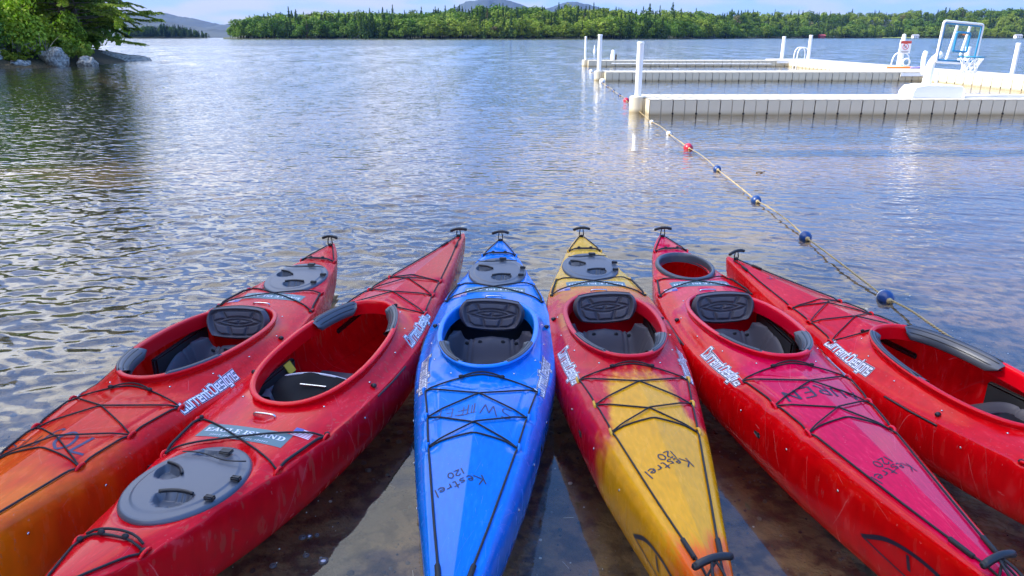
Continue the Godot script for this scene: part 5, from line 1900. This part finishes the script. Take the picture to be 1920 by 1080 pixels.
		if look == 1:
			bk.position = Vector3(0.0, 0.185, 1.42 - 1.8)
			bk.rotation.x = deg_to_rad(56.0)
			bk.scale.x = 1.22
		elif look == 5:
			bk.position = Vector3(0.0, 0.15, 1.36 - 1.8)
			bk.rotation.x = deg_to_rad(65.0)
		else:
			bk.position = Vector3(0.0, 0.272, 1.295 - 1.8)
			bk.rotation = Vector3(deg_to_rad(-20.0), 0, deg_to_rad([2.0, 0, -2.0, 3.0, 1.0, 0][look]))
		part("back_cover", plate, M.black_fabric, bk)
		var trim := MB.new()
		var te := []
		for k in 21:
			var a := lerpf(-0.93, 0.93, k / 20.0)
			te.append(Vector3(a * 0.168 * 0.90, 0.086 * sqrt(1.0 - 0.36 * a * a) * 0.995, -0.022 + 0.03 * a * a))
		trim.tube(te, 0.005, 6)
		part("edge_trim", trim.done(), M.silver_trim if look == 1 else M.black_rubber, bk)
		var bar := MB.new()
		bar.tube([Vector3(-0.05, 0.02, -0.035), Vector3(0.05, 0.02, -0.035)], 0.005, 6)
		part("buckle_bar", bar.done(), M.steel, bk)
		for x in [-0.13, -0.06, 0.0, 0.06, 0.13]:
			var hole := MB.new()
			hole.ball(Vector3(x, 0.150 - absf(x) * 0.12, 1.356 - 1.8), Vector3(0.011, 0.011, 0.004), 10)
			if absf(x) > 0.01: part("seat_hole", hole.done(), M.dark_inside, t)
		for q in [-1, 1]:
			part("seat_bracket", box_mesh(Vector3(0.03, 0.18, 0.46), 0.01), M.dark_inside, t, Vector3(q * 0.245, 0.13, 1.44 - 1.8))
			part("foot_brace", box_mesh(Vector3(0.02, 0.03, 0.34), 0.008), M.dark_inside, t, Vector3(q * 0.238, 0.17, 2.28 - 1.8))
		var wall := MB.new()
		wall.grid(17, 8, func(i: int, j: int) -> Vector3:
			var a := i / 8.0 - 1.0
			var top := deck_y(1.09, a * wid(1.09) * 0.9) - 0.012
			var floor_y := side_pt(1.09, 1.0 - absf(a) * 0.55, 1.0).y + 0.006
			return Vector3(a * wid(1.09) * 0.93, lerpf(floor_y, top, j / 7.0), 1.09 - 1.8 + 0.012 * (1.0 - a * a)))
		part("bulkhead", wall.done(), M.dark_inside if look == 2 else cm, t)
		# fittings
		if look != 4:
			var hatch: Array = hatches[1 if look == 1 else 0]
			var lid := part("hatch_cover", hatch[0], M.hatch_grey, t)
			for m in hatch[1]: part("lid_grip", m, M.black_rubber, lid)
		else:
			var hr := MB.new()
			hr.grid(80, 6, func(i: int, j: int) -> Vector3:
				var a := TAU * i / 80.0
				var r: float = [1.02, 1.0, 0.93, 0.88, 0.86, 0.85][j]
				var p := Vector2(cos(a) * 0.178 * r, sin(a) * 0.237 * r)
				return Vector3(p.x, hatch_y(0.60 + p.y) + [-0.014, 0.004, 0.009, 0.006, -0.01, -0.05][j], 0.60 + p.y - 1.8), true)
			part("hatch_rim", hr.done(), M.pad_grey, t)
		for k in P.size():
			for side in [-1.0, 1.0]:
				var e := part("padeye", eye_mesh, em, t, deck_pt(P[k][0], P[k][1] * side, 0.006))
				e.rotation.z = -side * 0.4
		part("bungee_cord", bungee_mesh, M.cord, t)
		part("bungee_cord", rear_mesh, M.cord, t)
		part("deck_line", line_mesh, M.cord, t)
		part("deck_line", tri_mesh, M.cord, t)
		part("deck_bail", bail_mesh, M.steel, t)
		var th := part("toggle_handle", tog_stern, M.black_rubber, t)
		part("toggle_cord", loops[0], M.cord, th)
		if look == 1: th.position = Vector3(0, -0.16, -0.05)   # hangs down behind the stern
		th = part("toggle_handle", tog_low if look in [0, 2, 3, 4] else tog_bow, M.black_rubber, t)
		part("toggle_cord", low_mesh if look in [0, 2, 3, 4] else loops[1], M.cord, th)
		for side in [-1.0, 1.0]:
			for a in [0.5, 1.0, 1.45, 1.9, 2.5]:
				var e := egg_pt(a * side, 0.035)
				part("screw", screw_mesh, M.steel, t, deck_pt(e.x, e.y, 0.001))
			for s in [1.25, 2.3, 2.62, 2.9]:
				var sc := part("screw", screw_mesh, M.steel, t, side_pt(s, 0.16, side, 0.001))
				sc.rotation.z = -side * PI / 2
			var rub := MB.new()
			rub.tube([side_pt(1.38, 0.03, side, 0.003), side_pt(1.53, 0.03, side, 0.004), side_pt(1.68, 0.03, side, 0.003)], 0.0045, 6)
			part("rub_strip", rub.done(), M.black_rubber, t)
			var kn := MB.new()
			kn.ball(deck_pt(1.42, 0.282 * side, 0.006), Vector3(0.014, 0.010, 0.012), 8)
			part("adjuster_knob", kn.done(), M.black_rubber, t)
		# marks
		for side in [1.0, -1.0]:
			part("brand_lettering", brand[[side, 0]], M.white_print, t)
			part("brand_lettering", brand[[side, 1]], M.navy_print, t)
			part("brand_lettering", brand[[side, 2]], M.white_print, t)
		if look != 5:
			var stk := part("camp_sticker", sticker, M.teal_print, t)
			part("sticker_lettering", island, M.white_print, stk)
			part("sticker_lettering", small_mesh, M.white_print, stk)
			part("flag_sticker", flag, flag_mat, t)
		var write := func(text: String, size: float, pen: float, s0: float, x0: float, turn: float, ink: Material) -> void:
			var put := func(p: Vector2) -> Vector3:
				p = p.rotated(turn)
				return deck_pt(s0 + p.y, x0 - p.x, 0.0014)
			var m := handwriting(text, size, pen, put)
			if m: part("marker_writing", m, ink, t)
		match look:
			0:
				write.call("7", 0.095, 0.011, 2.50, 0.125, 0.1, M.marker_faded)
				write.call("0", 0.105, 0.010, 2.50, 0.062, 0.1, M.marker_faded)
				write.call("J", 0.105, 0.010, 2.49, -0.005, 0.0, M.marker_faded)
				write.call("T1S", 0.07, 0.005, 2.52, -0.06, 0.1, M.marker)
			1: write.call("120", 0.06, 0.004, 2.55, 0.06, 0.1, M.marker_faded)
			2:
				write.call("SWIF", 0.075, 0.0045, 2.40, 0.135, 0.0, M.marker_faded)
				write.call("TFEE", 0.06, 0.003, 2.41, 0.0, 0.0, M.marker_faded)
				write.call("Kestrel", 0.046, 0.0042, 2.86, 0.045, 0.42, M.marker)
				write.call("120", 0.034, 0.004, 2.83, -0.02, 0.35, M.marker)
			3:
				write.call("Kestrel", 0.048, 0.0048, 2.86, 0.062, 0.42, M.marker)
				write.call("120", 0.038, 0.0048, 2.835, 0.018, 0.35, M.marker)
			4:
				write.call("AUREN", 0.078, 0.009, 2.36, 0.165, 0.0, M.marker)
				write.call("Kestrel", 0.046, 0.0042, 2.90, 0.055, 0.35, M.marker)
				write.call("120", 0.036, 0.0042, 2.875, -0.005, 0.3, M.marker)
			5: write.call("Kest", 0.05, 0.004, 3.05, 0.02, 0.2, M.marker_faded)
		if look in [3, 4]:   # the dark outline of a leaf on the side of the bow
			var g := MB.new()
			var onside := func(p: Vector2) -> Vector3: return side_pt(p.x, p.y, -1.0, 0.003)
			stroke(g, V2([3.02, 0.30, 3.12, 0.22, 3.25, 0.20, 3.38, 0.24]), 0.02, onside)
			stroke(g, V2([3.02, 0.30, 3.14, 0.34, 3.27, 0.38, 3.40, 0.44]), 0.012, onside)
			stroke(g, V2([3.20, 0.22, 3.21, 0.30]), 0.012, onside)
			part("bow_emblem", g.done(), M.navy_print, t)
		if look == 1:
			var lab := MB.new()
			lab.box(Vector3(0.222, 0.20, 1.60 - 1.8), Vector3(0.055, 0.004, 0.055), 0.001, Basis(Vector3(0, 0, 1), 1.0))
			part("yellow_label", lab.done(), M.yellow_label, t)
		if look == 4:
			var sh := MB.new()
			sh.grid(8, 6, func(i: int, j: int) -> Vector3: return Vector3(0.14 + i * 0.012, 0.03 + i * i * 0.0028, 1.93 + j * 0.022 - 1.8))
			part("yellow_sponge", sh.done(), M.yellow_label, t)
		if look == 5:
			var stp := MB.new()
			var sp := spline([Vector3(0.25, 0.24, 1.75 - 1.8), Vector3(0.19, 0.10, 1.68 - 1.8), Vector3(0.09, 0.065, 1.52 - 1.8), Vector3(0.0, 0.10, 1.40 - 1.8)], 6)
			for k in sp.size() - 1:
				stp.quad(sp[k], sp[k + 1], sp[k + 1] + Vector3(0.0, 0.004, 0.03), sp[k] + Vector3(0.0, 0.004, 0.03))
			part("seat_strap", stp.done(), M.black_rubber, t)

# ---------- small things in the shallows ---------------------------------------------------------
func make_shallows() -> void:
	var r := RandomNumberGenerator.new()
	r.seed = 23
	var st := MB.new()
	st.ball(Vector3.ZERO, Vector3(1, 0.6, 0.85), 7)
	var pm := mat("pebble", 1, 1, 1, 0.8)
	pm.vertex_color_use_as_albedo = true
	var mm := MultiMesh.new()
	mm.transform_format = MultiMesh.TRANSFORM_3D
	mm.use_colors = true
	st.paint(Color.WHITE, 0)
	mm.mesh = st.done()
	mm.instance_count = 8000
	for k in mm.instance_count:
		var x := r.randf_range(-3.4, 3.4)
		var z := r.randf_range(-6.0, -0.9)
		var clump := soft.get_noise_2d(x * 3.0 + 9.0, z * 3.0)
		var s := 0.0030 + 0.0095 * pow(r.randf(), 5.0) * (1.0 + clump)
		if clump > 0.12 and r.randf() < 0.6: s *= 1.6
		mm.set_instance_transform(k, Transform3D(Basis(Vector3.UP, r.randf() * TAU).scaled(Vector3(s, s, s)), Vector3(x, ground_y(x, z) + 0.002, z)))
		var g := r.randf_range(0.03, 0.14)
		var c := Color(g * 1.2, g, g * 0.7)
		if r.randf() < 0.06: c = Color(0.5, 0.48, 0.42)
		elif r.randf() < 0.25: c = Color(0.02, 0.016, 0.012)
		mm.set_instance_color(k, c)
	var o := MultiMeshInstance3D.new()
	o.name = "gravel"
	o.multimesh = mm
	o.material_override = pm
	add_child(o)
	tag(o, "fine gravel and dark bits on the lake bed between the kayaks", "gravel", "", "stuff")
	# straws and bits afloat
	var fl := MB.new()
	for k in 46:
		var x := r.randf_range(-2.3, 2.4)
		var z := r.randf_range(-3.0, -1.2)
		if in_boat(x, z): continue
		var a := r.randf() * TAU
		var ln := r.randf_range(0.015, 0.07)
		var y := 0.001 if r.randf() < 0.6 else ground_y(x, z) + 0.004
		fl.tube([Vector3(x, y, z), Vector3(x + cos(a) * ln * 0.5, y + 0.002, z + sin(a) * ln * 0.5 + 0.003), Vector3(x + cos(a) * ln, y, z + sin(a) * ln)], 0.0008, 4)
	for k in 70:
		var x := r.randf_range(-1.6, 2.2)
		var z := r.randf_range(-3.2, -1.3)
		if in_boat(x, z): continue
		fl.ball(Vector3(x, 0.001, z), Vector3(0.0022, 0.0012, 0.0022) * r.randf_range(0.5, 1.7), 6)
	tag(part("floating_chaff", fl.done(), mat("chaff", 0.5, 0.46, 0.38, 0.8), self), "pale straws and specks afloat between the kayaks", "chaff", "", "stuff")
	var where := ["left one of the three in a line", "middle one of the three in a line", "right one of the three in a line, smallest", "below the three in a line", "largest, with a pale centre, lowest at right", "leftmost, near the crimson kayak"]
	var at := [[-0.736, -2.099, 0.013], [-0.713, -2.105, 0.011], [-0.688, -2.111, 0.009], [-0.698, -2.006, 0.011], [-0.633, -1.979, 0.017], [-0.794, -1.956, 0.012]]
	for k in at.size():
		var t := thing("floating_husk", "small dark husk afloat, %s" % where[k], "seed husk", Vector3(at[k][0], 0.0, at[k][1]), k * 0.8, "dark husks afloat by the crimson kayak")
		var q: float = at[k][2]
		var b := MB.new()
		b.lathe([Vector2(q * 0.55, 0.003), Vector2(q * 0.8, 0.005), Vector2(q, 0.003), Vector2(q * 1.02, 0.0)], 14)
		part("ring", b.done(), M.husk, t)
		b = MB.new()
		b.ball(Vector3(0, 0.001, 0), Vector3(q * 0.6, 0.003, q * 0.5), 9)
		part("centre", b.done(), M.husk_pale if k in [1, 4] else M.husk, t)
	var dk := MB.new()
	dk.ball(Vector3.ZERO, Vector3(0.022, 0.01, 0.014), 10)
	tag(part("dark_pebble", dk.done(), M.husk, self, Vector3(-0.97, ground_y(-0.97, -1.95) + 0.006, -1.95)), "single dark stone under water beside the crimson kayak's hull", "stone")
	var lf := MB.new()
	lf.tube(spline([Vector3(-0.05, 0.006, 0.0), Vector3(-0.01, 0.012, 0.015), Vector3(0.03, 0.006, -0.01), Vector3(0.06, 0.02, 0.02)], 5), 0.007, 5)
	tag(part("floating_twig", lf.done(), M.bark, self, Vector3(3.21, 0.0, -9.3)), "small dark twig afloat right of the rope", "twig")
